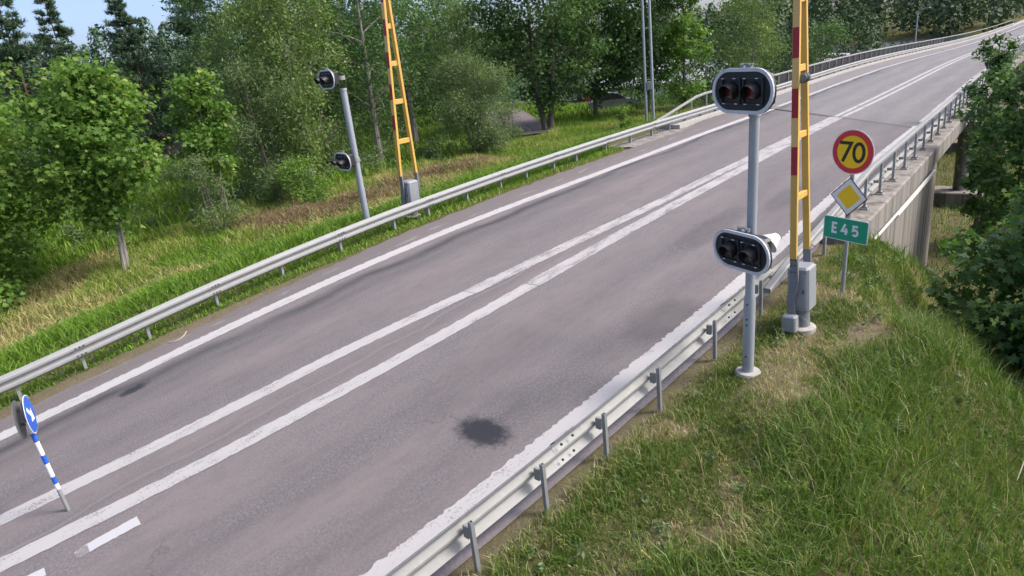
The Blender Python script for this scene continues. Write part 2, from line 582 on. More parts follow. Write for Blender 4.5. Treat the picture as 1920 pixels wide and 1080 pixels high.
def tube_arrays(pts, rad, n=8, cap=True):
    pts = [Vector(p) for p in pts]
    m = len(pts)
    if not hasattr(rad, '__len__'):
        rad = [rad] * m
    V, F = [], []
    ref = None
    for i, p in enumerate(pts):
        t = (pts[min(i + 1, m - 1)] - pts[max(i - 1, 0)])
        t = t.normalized() if t.length > 1e-9 else Vector((0, 0, 1))
        if ref is None:
            ref = t.orthogonal().normalized()
        ref = (ref - t * ref.dot(t))
        ref = ref.normalized() if ref.length > 1e-6 else t.orthogonal().normalized()
        b = t.cross(ref)
        for k in range(n):
            a = 2 * math.pi * k / n
            V.append(p + (ref * math.cos(a) + b * math.sin(a)) * rad[i])
    for i in range(m - 1):
        for k in range(n):
            F.append((i * n + k, i * n + (k + 1) % n, (i + 1) * n + (k + 1) % n, (i + 1) * n + k))
    if cap:
        F.append(tuple(range(n - 1, -1, -1)))
        F.append(tuple((m - 1) * n + k for k in range(n)))
    return V, F


def link(name, me, mat, parent=None, smooth=False):
    if mat is not None:
        me.materials.append(M[mat] if isinstance(mat, str) else mat)
    if smooth:
        me.polygons.foreach_set('use_smooth', [True] * len(me.polygons))
        try:
            me.set_sharp_from_angle(angle=math.radians(40))
        except Exception:
            pass
    o = bpy.data.objects.new(name, me)
    COL.objects.link(o)
    if name in ('splice_bolts', 'bolts', 'clips', 'clamps', 'hinge'):
        o['kind'] = 'stuff'                      # bolt heads and clips too small to pick apart
    if parent is not None:
        o.parent = parent
    return o


def big_mesh(name, V, F, rnd=None, attr='rnd'):
    """numpy arrays: V (n,3), F (m,k); rnd one value a face"""
    V = np.ascontiguousarray(V, np.float32)
    F = np.ascontiguousarray(F, np.int32)
    me = bpy.data.meshes.new(name)
    m, k = F.shape
    me.vertices.add(len(V))
    me.vertices.foreach_set('co', V.ravel())
    me.loops.add(m * k)
    me.loops.foreach_set('vertex_index', F.ravel())
    me.polygons.add(m)
    me.polygons.foreach_set('loop_start', np.arange(0, m * k, k, dtype=np.int32))
    me.update(calc_edges=True)
    if rnd is not None:
        a = me.attributes.new(attr, 'FLOAT', 'FACE')
        a.data.foreach_set('value', np.ascontiguousarray(rnd, np.float32))
    return me


def tag(o, label=None, cat=None, group=None, kind=None):
    for k, v in (('label', label), ('category', cat), ('group', group), ('kind', kind)):
        if v:
            o[k] = v
    return o


def empty(name, loc, rz=0.0):
    o = bpy.data.objects.new(name, None)
    COL.objects.link(o)
    o.location = loc
    o.rotation_euler = (0, 0, rz)
    o.empty_display_size = .2
    return o


def copy_tree(o, parent=None):
    c = o.copy()
    COL.objects.link(c)
    c.parent = parent
    for ch in list(o.children):
        copy_tree(ch, c)
    return c


def grid_mesh(name, P, uv=None, mat=None, parent=None, flip=False):
    """P (a,b,3) array of points"""
    a, b, _ = P.shape
    idx = np.arange(a * b).reshape(a, b)
    F = np.stack([idx[:-1, :-1], idx[1:, :-1], idx[1:, 1:], idx[:-1, 1:]], -1).reshape(-1, 4)
    if flip:
        F = F[:, ::-1]
    me = big_mesh(name, P.reshape(-1, 3), F)
    if uv is not None:
        l = me.uv_layers.new(name='UVMap')
        l.data.foreach_set('uv', np.ascontiguousarray(uv.reshape(-1, 2)[F.ravel()], np.float32).ravel())
    return link(name, me, mat, parent)


rng = np.random.default_rng(7)
random.seed(7)

# ================================================================== THE SETTING
def spaced(*segs):
    out = []
    for a, b, st in segs:
        out += list(np.arange(a, b, st))
    out.append(segs[-1][1])
    return np.array(sorted(set(np.round(out, 4))))


gs = spaced((-90, -10, 5), (-10, 13, .4), (13, 25, .35), (25, 60, .8), (60, 140, 3), (140, 420, 14), (420, 1600, 150))
go = spaced((-1200, -200, 125), (-200, -64, 5), (-64, -26, 1.0), (-26, -15, .5), (-15, -5, 1.5), (-5, 4, .25), (4, 20, 1), (20, 80, 6), (80, 900, 120))
gs = np.sort(np.append(gs, [23.49, 23.51]))
go = np.sort(np.append(go, [-16.41, -16.39, -4.41, -4.39, -4.01, -3.99]))
Sg, Og = np.meshgrid(gs, go, indexing='ij')
oc = np.clip(Og, -60, 60)
Pg = rd(Sg, oc)
Pg[..., 0] += Og - oc
s_, o_ = to_so(Pg[..., 0], Pg[..., 1])
zt = terr_so(Sg, Og)
inner = np.abs(Og) < 28
zt = np.where(inner, zt, terr(Pg[..., 0], Pg[..., 1]))
bumpz = .05 * np.sin(Pg[..., 0] * 1.7 + 2 * np.sin(Pg[..., 1] * .9)) + .04 * np.sin(Pg[..., 1] * 2.3 + Pg[..., 0])
soft = np.where((Og < -17) | (Og > -3.3), 1.0, 0.0)
Pg[..., 2] = zt + bumpz * soft
ground = grid_mesh('ground', Pg, None, 'ground')
tag(ground, kind='structure')


def seg_d(px, py, pts):
    d = np.full(np.shape(px), 1e9)
    for (ax, ay), (bx, by) in zip(pts, pts[1:]):
        t = np.clip(((px - ax) * (bx - ax) + (py - ay) * (by - ay)) / ((bx - ax)**2 + (by - ay)**2), 0, 1)
        d = np.minimum(d, np.hypot(px - ax - t * (bx - ax), py - ay - t * (by - ay)))
    return d


def vnoise(x, y, sc, seed):
    """smooth value noise, for patches that grow taller or drier"""
    g = np.random.default_rng(seed).uniform(0, 1, (64, 64))
    u, v = x / sc + 100, y / sc + 100
    i, j = np.floor(u).astype(int), np.floor(v).astype(int)
    fu, fv = u - i, v - j
    fu, fv = fu * fu * (3 - 2 * fu), fv * fv * (3 - 2 * fv)
    G = lambda a, b: g[a % 64, b % 64]
    return (G(i, j) * (1 - fu) + G(i + 1, j) * fu) * (1 - fv) + (G(i, j + 1) * (1 - fu) + G(i + 1, j + 1) * fu) * fv


LANE = [(-31.6, 36.0), (-34.6, 38.6), (-37.5, 41.5), (-45.0, 48.5), (-57.0, 60.0), (-74.0, 77.0)]
OL = lambda s: np.interp(s, [-60, 0, 5, 11, 17, 28, 31], [-13.5, -13.35, -13.45, -13.85, -13.98, -13.8, -14.35])
DRY_PATH = [(-26.4, 12.8), (-24.6, 14.6), (-25.4, 18.5), (-26.6, 22.0), (-26.0, 26.0)]


def dryness(x, y, o, s):
    d = np.clip(1.15 - seg_d(x, y, DRY_PATH) / 1.7, 0, 1)
    d = np.maximum(d, .95 * np.clip(1.2 - np.abs(o - OL(s) + .05) / .30, 0, 1) * (s < 30))          # dusty edge of the asphalt
    d = np.maximum(d, .8 * np.clip(1 - np.abs(o + 4.1) / .34, 0, 1) * (s < 14))
    d = np.maximum(d, .75 * np.clip(1 - np.hypot((s - 7.2) / .9, (o + 2.95) / .45), 0, 1))
    d = np.maximum(d, .7 * np.clip(1 - np.hypot((s - 6.4) / 1.6, (o + 2.35) / .30), 0, 1))
    d = np.maximum(d, .8 * np.clip(1 - np.hypot((s - 9.3) / 2.2, (o + 2.6) / .30), 0, 1))
    d = np.maximum(d, .6 * np.clip(1 - np.hypot((s - 4.7) / 1.2, (o + 2.5) / .25), 0, 1))
    d = np.maximum(d, .6 * np.clip(1 - np.hypot((s - 3.7) / .9, (o + 2.9) / .5), 0, 1))
    pn_ = vnoise(x, y, .75, 21) * .55 + vnoise(x, y, .28, 22) * .45
    mown = np.clip((o + 4.1) / .2, 0, 1) * np.clip((-1.9 - o) / .6, 0, 1) * np.clip((13.5 - s) / 2, 0, 1)
    d = np.maximum(d, mown * np.clip((pn_ - .50) / .16, 0, .85))
    bank = np.clip((-19.5 - o) / 2, 0, 1) * np.clip((o + 31) / 3, 0, 1) * (s < 24)
    d = np.maximum(d, bank * np.clip((vnoise(x, y, 2.4, 23) - .55) / .2, 0, .6))
    d = np.maximum(d, .5 * ((s > 24) & (o > -16.4) & (o < -3)))
    return d


_dry = dryness(Pg[..., 0], Pg[..., 1], Og, Sg)
_a = ground.data.attributes.new('dry', 'FLOAT', 'POINT')
_a.data.foreach_set('value', np.ascontiguousarray(_dry.ravel(), np.float32))

wat = MB().add([(-1500, 104, -5.9), (700, 104, -5.9), (700, 330, -5.9), (-1500, 330, -5.9)], [(0, 1, 2, 3)]).build('lake_water', 'water')
tag(wat, kind='structure')

# road: a sheet with ragged left edge
JOINT = lambda o: 28.1 + (-5.52 - o) * (35.8 - 28.1) / (12.4 - 5.52)      # the skewed expansion joint


def road_sheet(name, s0f, s1f, ol, orr, mat, ns, h=0.0, ragged=0.0):
    oo = np.linspace(0, 1, 24)
    P = np.zeros((ns, 24, 3))
    UV = np.zeros((ns, 24, 2))
    tt = np.linspace(0, 1, ns)
    r = np.random.default_rng(3).normal(0, 1, ns)
    for j, a in enumerate(oo):
        om = ol(np.array([20.0]))[0] + a * (orr(np.array([20.0]))[0] - ol(np.array([20.0]))[0])
        s = s0f(om) + (s1f(om) - s0f(om)) * tt
        o = ol(s) + a * (orr(s) - ol(s))
        if j == 0:
            o = o + ragged * r
        P[:, j] = rd(s, o, h)
        UV[:, j, 0] = o
        UV[:, j, 1] = s
    ob = grid_mesh(name, P, UV, mat, flip=True)
    return tag(ob, kind='structure')


OR_ = lambda s: np.interp(s, [-60, 12.8, 13.4], [-4.24, -4.24, -4.36])
road = road_sheet('road', lambda o: -60.0, JOINT, OL, OR_, 'asphalt', 420, 0.0, .035)
road_b = road_sheet('bridge_roadway', lambda o: JOINT(o) + .02, lambda o: 420.0, lambda s: OL(s) * 0 - 14.4, lambda s: OL(s) * 0 - 4.36, 'asphalt_bridge', 300)


def strip(name, knots, width, h, mat, parent, ds=.15, jag=(0, 0), jagl=.12, seed=1):
    ks, ko = np.array(knots, float).T
    n = max(2, int((ks[-1] - ks[0]) / ds))
    s = np.linspace(ks[0], ks[-1], n)
    f = nspline(ks, ko) if len(ks) > 2 else (lambda q: np.interp(q, ks, ko))
    o = f(s)
    r = np.random.default_rng(seed)
    jl = r.uniform(-1, 1, n) * jag[0] + .004 * r.normal(size=n)
    jr = r.uniform(-1, 1, n) * jag[1] + .004 * r.normal(size=n)
    P = np.stack([rd(s, o - width / 2 + jl, h), rd(s, o + width / 2 + jr, h)], 1)
    UV = np.stack([np.stack([o - width / 2, s], -1), np.stack([o + width / 2, s], -1)], 1)
    return grid_mesh(name, P, UV, mat, parent, flip=True)


strip('edge_line', [(-30, -12.6), (0, -12.6), (5, -12.7), (12, -12.75), (18, -12.55), (28, -12.45), (35.5, -12.33)], .34, .005, 'paint_rough', road, .075, (.020, .008), seed=2)
strip('edge_line', [(-6, -4.85), (3, -4.84), (8, -4.85), (10, -4.85), (16, -5.0), (28, -5.0)], .25, .005, 'paint_rough', road, .05, (.022, .010), seed=3)
strip('centre_line', [(-30, -10.2), (-.8, -9.83), (1.9, -9.6), (5.2, -9.44), (8.15, -9.2)], .30, .005, 'paint', road, .1, (.012, .008), seed=4)
strip('centre_line', [(8.17, -9.195), (11.8, -9.0), (14.5, -8.85), (18.6, -8.75), (21.4, -8.67), (25.7, -8.6), (31.4, -8.52)], .34, .005, 'paint_hatched', road, .1, (.015, .012), seed=5)
strip('centre_line', [(-30, -9.3), (-.87, -8.74), (.73, -8.57), (2.5, -8.43), (5.8, -8.3), (9.0, -8.28)], .31, .008, 'paint', road, .1, (.015, .006), seed=6)
strip('centre_line', [(9.02, -8.28), (13, -8.31), (17.5, -8.3), (20, -8.29), (25, -8.3), (31.1, -8.27)], .36, .008, 'paint_hatched', road, .1, (.012, .006), seed=7)
strip('edge_line', [(36.6, -12.4), (55, -12.4), (71, -12.1), (122, -12.3), (250, -12.3)], .30, .005, 'paint', road_b, .5, (.006, .006), seed=8)
strip('edge_line', [(29, -5.0), (60, -5.0), (200, -5.0)], .24, .005, 'paint', road_b, .5, (.02, .01), seed=9)
strip('centre_line', [(31.6, -8.50), (45, -8.34), (66, -8.3), (113, -8.4), (250, -8.4)], .19, .005, 'paint', road_b, .4, (.005, .005), seed=10)
strip('centre_line', [(31.4, -8.16), (42.5, -7.93), (57.6, -7.88), (113, -7.98), (250, -7.98)], .19, .005, 'paint', road_b, .4, (.005, .005), seed=11)
# two short dashes of the turning pocket, freshly painted over flaked ones
strip('dash_mark', [(.055, -8.075), (.67, -8.05)], .20, .008, 'paint_new', road, .04, (.006, .006), seed=12)
strip('flaked_dash_mark', [(-.10, -8.075), (.08, -8.07)], .20, .005, 'paint_flaked', road, .03, (.02, .02), seed=13)
strip('dash_mark', [(-1.2, -8.20), (-.43, -8.10)], .17, .008, 'paint_new', road, .04, (.006, .006), seed=14)
# expansion joint across the deck
jo = np.linspace(-14.3, -4.4, 30)
js = np.array([JOINT(o) for o in jo])
P = np.stack([rd(js - .14, jo, .004), rd(js + .16, jo, .004)], 1)
grid_mesh('expansion_joint', P, None, 'rubber', road_b)

# ------------------------------------------------------------------ the bridge
br = empty('road_bridge', rd(23.3, -3.8, -5.0))
tag(br, 'concrete road bridge carrying the highway away over lake, with streaked wing wall', 'bridge')


def child_of(o, par):
    o.parent = par
    o.matrix_parent_inverse = Matrix.Translation(par.location).inverted()
    return o


def sweep(name, s, prof, mat, par, smooth=False, of=None, hf=None):
    """closed profile [(o,h)...] carried along the road"""
    n = len(prof)
    V = []
    for k, si in enumerate(s):
        do = of(si) if of else 0.0
        dh = hf(si) if hf else 0.0
        for (o, h) in prof:
            V.append(rd(si, o + do, h + dh))
    F = []
    for k in range(len(s) - 1):
        for i in range(n):
            F.append((k * n + i, k * n + (i + 1) % n, (k + 1) * n + (i + 1) % n, (k + 1) * n + i))
    F.append(tuple(range(n - 1, -1, -1)))
    F.append(tuple((len(s) - 1) * n + i for i in range(n)))
    ob = MB().add(V, F).build(name, mat, None, smooth)
    return child_of(ob, par)


sB = np.concatenate([np.arange(13.2, 60, .8), np.arange(60, 421, 6)])
sBl = np.concatenate([np.arange(29.0, 60, .8), np.arange(60, 421, 6)])
eb = sweep('edge_beam', sB, [(-4.37, .10), (-3.80, .10), (-3.76, .07), (-3.76, -.38), (-4.37, -.38)], 'concrete', br)
sweep('edge_beam', sBl, [(-15.5, .12), (-14.41, .12), (-14.41, -.4), (-15.5, -.4), (-15.54, .08)], 'concrete_pale', br)
sweep('deck', np.concatenate([np.arange(23.9, 60, 1.5), np.arange(60, 421, 6)]), [(-15.3, -.06), (-4.0, -.06), (-4.0, -.55), (-5.2, -1.05), (-14.2, -1.05), (-15.3, -.55)], 'concrete', br)
# wing wall in cast bays: each bay a panel of its own, joints recessed
bays = np.linspace(13.3, 23.3, 9)
for a, b in zip(bays, bays[1:]):
    m = MB()
    i0, i1 = a + .012, b - .012
    low = lambda s: -.42 * max(0, s - 13.6) - 1.2
    V = [rd(i0, -3.83, low(i0)), rd(i1, -3.83, low(i1)), rd(i1, -3.83, -.38), rd(i0, -3.83, -.38), rd(i0, -4.15, low(i0)), rd(i1, -4.15, low(i1)), rd(i1, -4.15, -.38), rd(i0, -4.15, -.38)]
    m.add(V, [(0, 1, 2, 3), (5, 4, 7, 6), (4, 0, 3, 7), (1, 5, 6, 2), (3, 2, 6, 7), (4, 5, 1, 0)])
    child_of(m.build('wall_bay', 'concrete'), br)
m = MB()
V = [rd(s, o, h) for s in (13.35, 23.28) for (o, h) in ((-3.845, -5.5), (-3.845, -.4), (-4.5, -.4), (-4.5, -5.5))]
m.add(V, [(0, 1, 2, 3), (7, 6, 5, 4), (0, 4, 5, 1), (1, 5, 6, 2), (2, 6, 7, 3), (3, 7, 4, 0)])
child_of(m.build('wing_wall', 'concrete'), br)
m = MB()
V = [rd(s, o, h) for s in (23.30, 23.86) for (o, h) in ((-3.84, -5.5), (-3.84, -.39), (-15.3, -.39), (-15.3, -5.5))]
m.add(V, [(0, 1, 2, 3), (7, 6, 5, 4), (0, 4, 5, 1), (1, 5, 6, 2), (2, 6, 7, 3), (3, 7, 4, 0)])
child_of(m.build('abutment', 'concrete'), br)
for a, b, h, o, r in ((14.1, 22.9, -.47, -3.775, .032), (17.6, 22.6, -.60, -3.78, .022)):
    pts = [rd(s, o, h - .012 * (s - a)) for s in np.linspace(a, b, 10)]
    child_of(MB().tube(pts, r, 8).build('conduit_pipe', 'pale_pipe', None, True), br)
m = MB()
pts = [rd(s, -3.79, -.62 - .42 * (s - 13.6) * .25 - .03) for s in np.linspace(14.0, 14.3, 3)]
for s0 in (36.6, 52, 70, 90, 112, 136, 162):
    for o0 in (-4.15, -9.6, -14.2):
        base = rd(s0, o0)
        zg = float(terr(base[0], base[1])) - .3
        top = float(FZ(s0)) - .5
        c = MB().lathe([(.36, zg), (.36, zg + .4), (.31, zg + .45), (.31, top)], (base[0], base[1], 0), 18).build('pier', 'concrete', None, True)
        child_of(c, br)
    if s0 < 80:
        b0 = rd(s0, -9.1)
        zg = float(terr(b0[0], b0[1]))
        child_of(MB().box((b0[0], b0[1], zg + .22), (11.6, 1.5, .9), Matrix.Rotation(.06, 3, 'Z'), .04).build('pier_footing', 'concrete'), br)
        child_of(MB().box((b0[0], b0[1], float(FZ(s0)) - 1.15), (11.0, .9, .5), Matrix.Rotation(.06, 3, 'Z'), .03).build('pier_cap', 'concrete'), br)

# ------------------------------------------------------------------ guard rails
WPROF = [(0, 0), (.052, .035), (.078, .060), (.078, .098), (.012, .142), (.012, .168), (.078, .212), (.078, .250), (.052, .275), (0, .31)]


def wbeam_profile(o, top, face):
    """W profile whose ridges point to the road (face=+1 towards +o)"""
    t = .006
    A = [(o + face * d, top - .31 + h) for d, h in WPROF]
    B = [(o + face * (d - t), top - .31 + h) for d, h in WPROF]
    return A + B[::-1]


def post_mesh(hh, w=.10, d=.055):
    """C-section post, open side away from the beam"""
    t = .008
    poly = [(-w / 2, -d / 2), (w / 2, -d / 2), (w / 2, d / 2), (w / 2 - .022, d / 2), (w / 2 - .022, d / 2 - t), (w / 2 - t, d / 2 - t), (w / 2 - t, -d / 2 + t), (-w / 2 + t, -d / 2 + t), (-w / 2 + t, d / 2 - t), (-w / 2 + .022, d / 2 - t), (-w / 2 + .022, d / 2), (-w / 2, d / 2)]
    m = MB().prism(poly, (0, 0, -.45), (1, 0, 0), (0, 1, 0), (0, 0, 1), hh + .45)
    me = bpy.data.meshes.new('post')
    me.from_pydata(m.v, [], m.f)
    me.update()
    return me


def road_yaw(s):
    return -math.atan(float((FX(s + .05) - FX(s)) / .05))


def put_post(name, me, s, o, par, h=0.0, yaw=0.0):
    ob = link(name, me, None)
    p = rd(s, o, h)
    ob.location = p
    ob.rotation_euler = (0, 0, road_yaw(s) + yaw)
    return child_of(ob, par)


gl = empty('guardrail', rd(-30, -14.4, 0))
tag(gl, 'long galvanised guardrail along the far side of the road in front of trees', 'guardrail')
GLO = lambda s: float(np.interp(s, [-30, 0, 4, 11, 17, 26, 40, 120], [.55, .55, .35, 0, -.15, -.25, -.28, -.28]))
GLS = np.concatenate([np.arange(-30, 60, .5), np.arange(60, 200, 3)])
gb = sweep('beam', GLS, wbeam_profile(-14.50, .52, +1), 'galv', gl, False, GLO)
pm = post_mesh(.47)
pm.materials.append(M['galv'])
psl = [-6.2, -4.1, -2.0, -.08, 1.25, 2.85, 4.85, 6.95, 9.0, 11.1, 12.55, 14.36, 16.1, 17.55, 19.2, 20.7, 22.9, 25.0, 27.0, 28.8]
for i, s in enumerate(psl):
    put_post('post', pm, s, -14.58 + GLO(s), gl, 0, 0)
    bm_ = MB().box((0, 0, 0), (.10, .16, .10), None, .01)
    me = bpy.data.meshes.new('spacer')
    me.from_pydata(bm_.v, [], bm_.f)
    me.materials.append(M['galv'])
    put_post('spacer', me, s, -14.535 + GLO(s), gl, .37)
    if i % 2 == 0:
        # splice plate with bolt heads
        ms = MB()
        for dy in (-.09, .0, .09):
            for hz in (.295, .445):
                p = rd(s + dy, -14.42 + GLO(s), hz)
                ms.tube([p, p + np.array([.018, 0, 0])], .016, 6)
        child_of(ms.build('splice_bolts', 'dark_steel'), gl)
for s in psl[::2]:
    sweep('splice_plate', np.linspace(s - .17, s + .17, 3), [(a + (.004 if k < 10 else .002), .52 - .31 / 2 + (b - (.52 - .31 / 2)) * 1.012) for k, (a, b) in enumerate(wbeam_profile(-14.50, .52, +1))], 'galv', gl, False, GLO)
base_m = MB().box((0, 0, .02), (.16, .16, .04), None, .008)
base_me = bpy.data.meshes.new('base_plate')
base_me.from_pydata(base_m.v, [], base_m.f)
base_me.materials.append(M['galv_dark'])
pm2 = post_mesh(.47)
pm2.materials.append(M['galv_dark'])
for s in np.arange(30.6, 100, 1.9):
    put_post('post', pm2, s, -14.60 + GLO(s), gl, .12 - .12 + .0)
    put_post('base_plate', base_me, s, -14.60 + GLO(s), gl, .12)

gr = empty('guardrail', rd(-6, -4.1, 0))
tag(gr, 'short galvanised guardrail on the near verge beside the grass and signal pole', 'guardrail')
sweep('beam', np.arange(-6, 10.31, .25), [(a, .56 - (.56 - b) * 1.05) for a, b in wbeam_profile(-4.17, .56, -1)], 'rail_alu', gr)
for s in (.2, 4.55, 8.6):
    sweep('splice_plate', np.linspace(s - .18, s + .18, 3), [(a - .005, .56 - .155 + (b - .405) * 1.07) for a, b in wbeam_profile(-4.17, .56, -1)], 'galv', gr)
    ms = MB()
    for dy in (-.10, .10):
        for hz in (.31, .50):
            p = rd(s + dy, -4.165, hz)
            ms.tube([p, p + np.array([.02, 0, 0])], .014, 6)
    child_of(ms.build('splice_bolts', 'dark_steel'), gr)
pm3 = post_mesh(.568, .045, .042)
pm3.materials.append(M['galv_dark'])
for s in (-3.4, -2.3, -1.25, -.2, .85, 1.9, 2.95, 4.0, 5.1, 6.28, 7.8, 9.4):
    put_post('post', pm3, s, -4.045, gr, 0)
    bm_ = MB().box((0, 0, 0), (.07, .05, .14), None, .006)
    me = bpy.data.meshes.new('spacer')
    me.from_pydata(bm_.v, [], bm_.f)
    me.materials.append(M['galv'])
    put_post('spacer', me, s, -4.125, gr, .42)

# bridge railing, near side: handrail ramping to the ground, posts, lower beam
rr = empty('bridge_railing', rd(10, -4.08, 0))
tag(rr, 'pale metal railing on the near edge of the bridge above the wing wall', 'railing')
hrR = lambda s: float(np.interp(s, [9.7, 10.6, 15.0, 15.8], [.28, .42, .80, .87]))
hand = [(-.085, -.03), (-.085, .03), (-.06, .045), (.06, .045), (.085, .03), (.085, -.03)]
sR = np.concatenate([np.arange(9.7, 60, .45), np.arange(60, 200, 3)])
sweep('handrail', sR, [(-4.07 + a * .72, b) for a, b in hand], 'rail_alu', rr, False, None, hrR)
sweep('beam', np.concatenate([np.arange(10.25, 60, .5), np.arange(60, 200, 3)]), wbeam_profile(-4.20, .47, -1), 'rail_alu', rr)


def railing_post(hh):
    m = MB().box((0, 0, hh / 2), (.05, .06, hh))
    m.box((0, .0, .035), (.10, .10, .07), None, .01)
    me = bpy.data.meshes.new('railing_post')
    me.from_pydata(m.v, [], m.f)
    me.materials.append(M['galv_dark'])
    return me


plate = MB().box((0, 0, .012), (.17, .19, .025), None, .006)
for dx in (-.06, .06):
    for dy in (-.07, .07):
        plate.tube([(dx, dy, .02), (dx, dy, .055)], .014, 6)
plate_me = bpy.data.meshes.new('base_plate')
plate_me.from_pydata(plate.v, [], plate.f)
plate_me.materials.append(M['galv_dark'])
for s in (11.0, 12.5, 13.95):
    h0 = hrR(s)
    put_post('railing_post', railing_post(h0 + .4), s, -4.05, rr, -.4)
rp = railing_post(.75)
for s in np.arange(15.38, 90, 1.4):
    put_post('railing_post', rp, s, -4.05, rr, .10)
    put_post('base_plate', plate_me, s, -4.05, rr, .10)
    if s < 40:
        bm_ = MB().box((-.06, 0, 0), (.10, .05, .06))
        me = bpy.data.meshes.new('beam_bracket')
        me.from_pydata(bm_.v, [], bm_.f)
        me.materials.append(M['galv_dark'])
        put_post('beam_bracket', me, s, -4.08, rr, .38)

rl = empty('bridge_railing', rd(28, -15.2, 0))
tag(rl, 'metal railing with dark screen panels on the far edge of the bridge', 'railing')
hrL = lambda s: float(np.interp(s, [25.8, 29.2, 33.0, 34.2], [.05, .45, .98, 1.04]))
sL = np.concatenate([np.arange(26.4, 60, .6), np.arange(60, 200, 3)])
sweep('handrail', sL, [(-15.28 + a * .7, b * 1.2) for a, b in hand], 'rail_alu', rl, False, None, hrL)
rp2 = railing_post(.90)
rp2b = railing_post(.8)
for s in (28.6, 30.6, 32.4):
    put_post('railing_post', railing_post(hrL(s) + .5), s, -15.28, rl, -.5)
for i, s in enumerate(np.arange(34.3, 110, 1.9)):
    put_post('railing_post', rp2, s, -15.28, rl, .12)
    if s > 45:
        V = [rd(s + .06, -15.34, .18), rd(s + 1.84, -15.34, .18), rd(s + 1.84, -15.34, .95), rd(s + .06, -15.34, .95)]
        V += [v + np.array([-.012, 0, 0]) for v in V]
        child_of(MB().add(V, [(0, 1, 2, 3), (7, 6, 5, 4), (0, 4, 5, 1), (1, 5, 6, 2), (2, 6, 7, 3), (3, 7, 4, 0)]).build('screen_panel', 'screen'), rl)
# the rail's end, a low kerb stone

# ================================================================== SIGNALS
def stadium(w, h, n=14):
    r = h / 2
    a = w / 2 - r
    P = []
    for i in range(n + 1):
        t = -math.pi / 2 + math.pi * i / n
        P.append((a + r * math.cos(t), r * math.sin(t)))
    for i in range(n + 1):
        t = math.pi / 2 + math.pi * i / n
        P.append((-a + r * math.cos(t), r * math.sin(t)))
    return P


def signal_head(parent, loc, yaw, tilt, lens_mat, w=.87, h=.485, hood=.13):
    """face looks along local -Y"""
    hd = MB()
    X, Y, Z = (1, 0, 0), (0, -1, 0), (0, 0, 1)
    so = stadium(w, h)
    si = stadium(w - .075, h - .075)
    hd.prism(so, (0, .035, 0), X, Z, Y, .03)
    hd.box((0, .13, 0), (.56, .20, .34), None, .03)
    head = hd.build('signal_head', 'black_plastic', parent)
    head.location = loc
    head.rotation_euler = (tilt, 0, yaw)
    MB().ringprism(so, si, (0, .005, 0), X, Z, Y, .018).build('rim', 'white_rim', head)
    for sx in (-.155, .155):
        f = MB()
        for (dx, dz, ww, hh) in ((0, .135, .27, .018), (0, -.135, .27, .018), (-.13, 0, .018, .25), (.13, 0, .018, .25)):
            f.box((sx + dx, -.008, dz), (ww, .03, hh), None, .004)
        f.build('module_frame', 'dark_steel', head)
        c = MB()
        for (dx, dz) in ((-.11, .135), (.06, .135), (-.09, -.135), (.09, -.135)):
            c.box((sx + dx, -.026, dz), (.035, .008, .010))
        c.build('clips', 'white_rim', head)
        L = MB()
        V, F = [], []
        for k, (r, d) in enumerate(((.095, .0), (.08, -.015), (.045, -.027), (.0, -.03))):
            for i in range(20):
                t = 2 * math.pi * i / 20
                V.append((sx + r * math.cos(t), d - .001, r * math.sin(t)))
        for k in range(3):
            for i in range(20):
                F.append((k * 20 + i, k * 20 + (i + 1) % 20, k * 20 + 20 + (i + 1) % 20, k * 20 + 20 + i))
        L.add(V, F).build('lens', lens_mat, head, True)
        # hood: two thirds of a tube, cut back below
        V, F = [], []
        nn = 18
        for rr_ in (.102, .096):
            for i in range(nn + 1):
                t = math.radians(-35 + 250 * i / nn)
                ln = hood * .75 + hood * .25 * math.sin(t)
                for d in (0, -ln):
                    V.append((sx + rr_ * math.cos(t), d, rr_ * math.sin(t) - (.03 if d else 0)))
        q = 2 * (nn + 1)
        for i in range(nn):
            F.append((2 * i, 2 * i + 1, 2 * i + 3, 2 * i + 2))
            F.append((q + 2 * i, q + 2 * i + 2, q + 2 * i + 3, q + 2 * i + 1))
            F.append((2 * i + 1, q + 2 * i + 1, q + 2 * i + 3, 2 * i + 3))
        F.append((0, q, q + 1, 1))
        F.append((2 * nn, 2 * nn + 1, q + 2 * nn + 1, q + 2 * nn))
        MB().add(V, F).build('hood', 'black_plastic', head, True)
    b = MB()
    b.box((-.06, .06, h / 2 + .015), (.05, .05, .05), None, .008)
    b.box((.05, .06, h / 2 + .015), (.05, .05, .05), None, .008)
    b.tube([(-.09, .06, h / 2 + .035), (.09, .06, h / 2 + .035)], .012, 6)
    b.build('hinge', 'galv', head)
    return head


def signal_post(loc, label, top, heads, yaw, r0=.072, r1=.058, hood=.13):
    e = empty('signal_post', loc)
    tag(e, label, 'signal', 'bridge barrier light signals')
    MB().lathe([(.17, -.12), (.17, .02), (.15, .05), (.10, .055)], (0, 0, 0), 18).build('base_collar', 'concrete_pale', e, True)
    p = MB().lathe([(r0 + .006, 0), (r0, .1), (r0, 1.05), (r1, 1.12), (r1, top - .06), (r1 + .012, top - .06), (r1 + .012, top)], (0, 0, 0), 18).build('pole', 'pole_paint', e, True)
    c = MB()
    for z in (.28, .72, .80, 1.0):
        c.tube([(0, -r0 + .004, z), (0, -r0 - .010, z)], .012, 6)
    c.build('bolts', 'dark_steel', p)
    for (dx, dz, tl, lm) in heads:
        k = MB()
        k.box((dx * .5, -.13, dz), (.09 + abs(dx), .20, .06), None, .01)
        k.lathe([(r0 + .012, dz - .05), (r0 + .012, dz + .05)], (0, 0, 0), 16)
        k.build('bracket', 'galv', e)
        signal_head(e, (dx, -.32, dz), yaw, tl, lm, hood=hood)
    return e


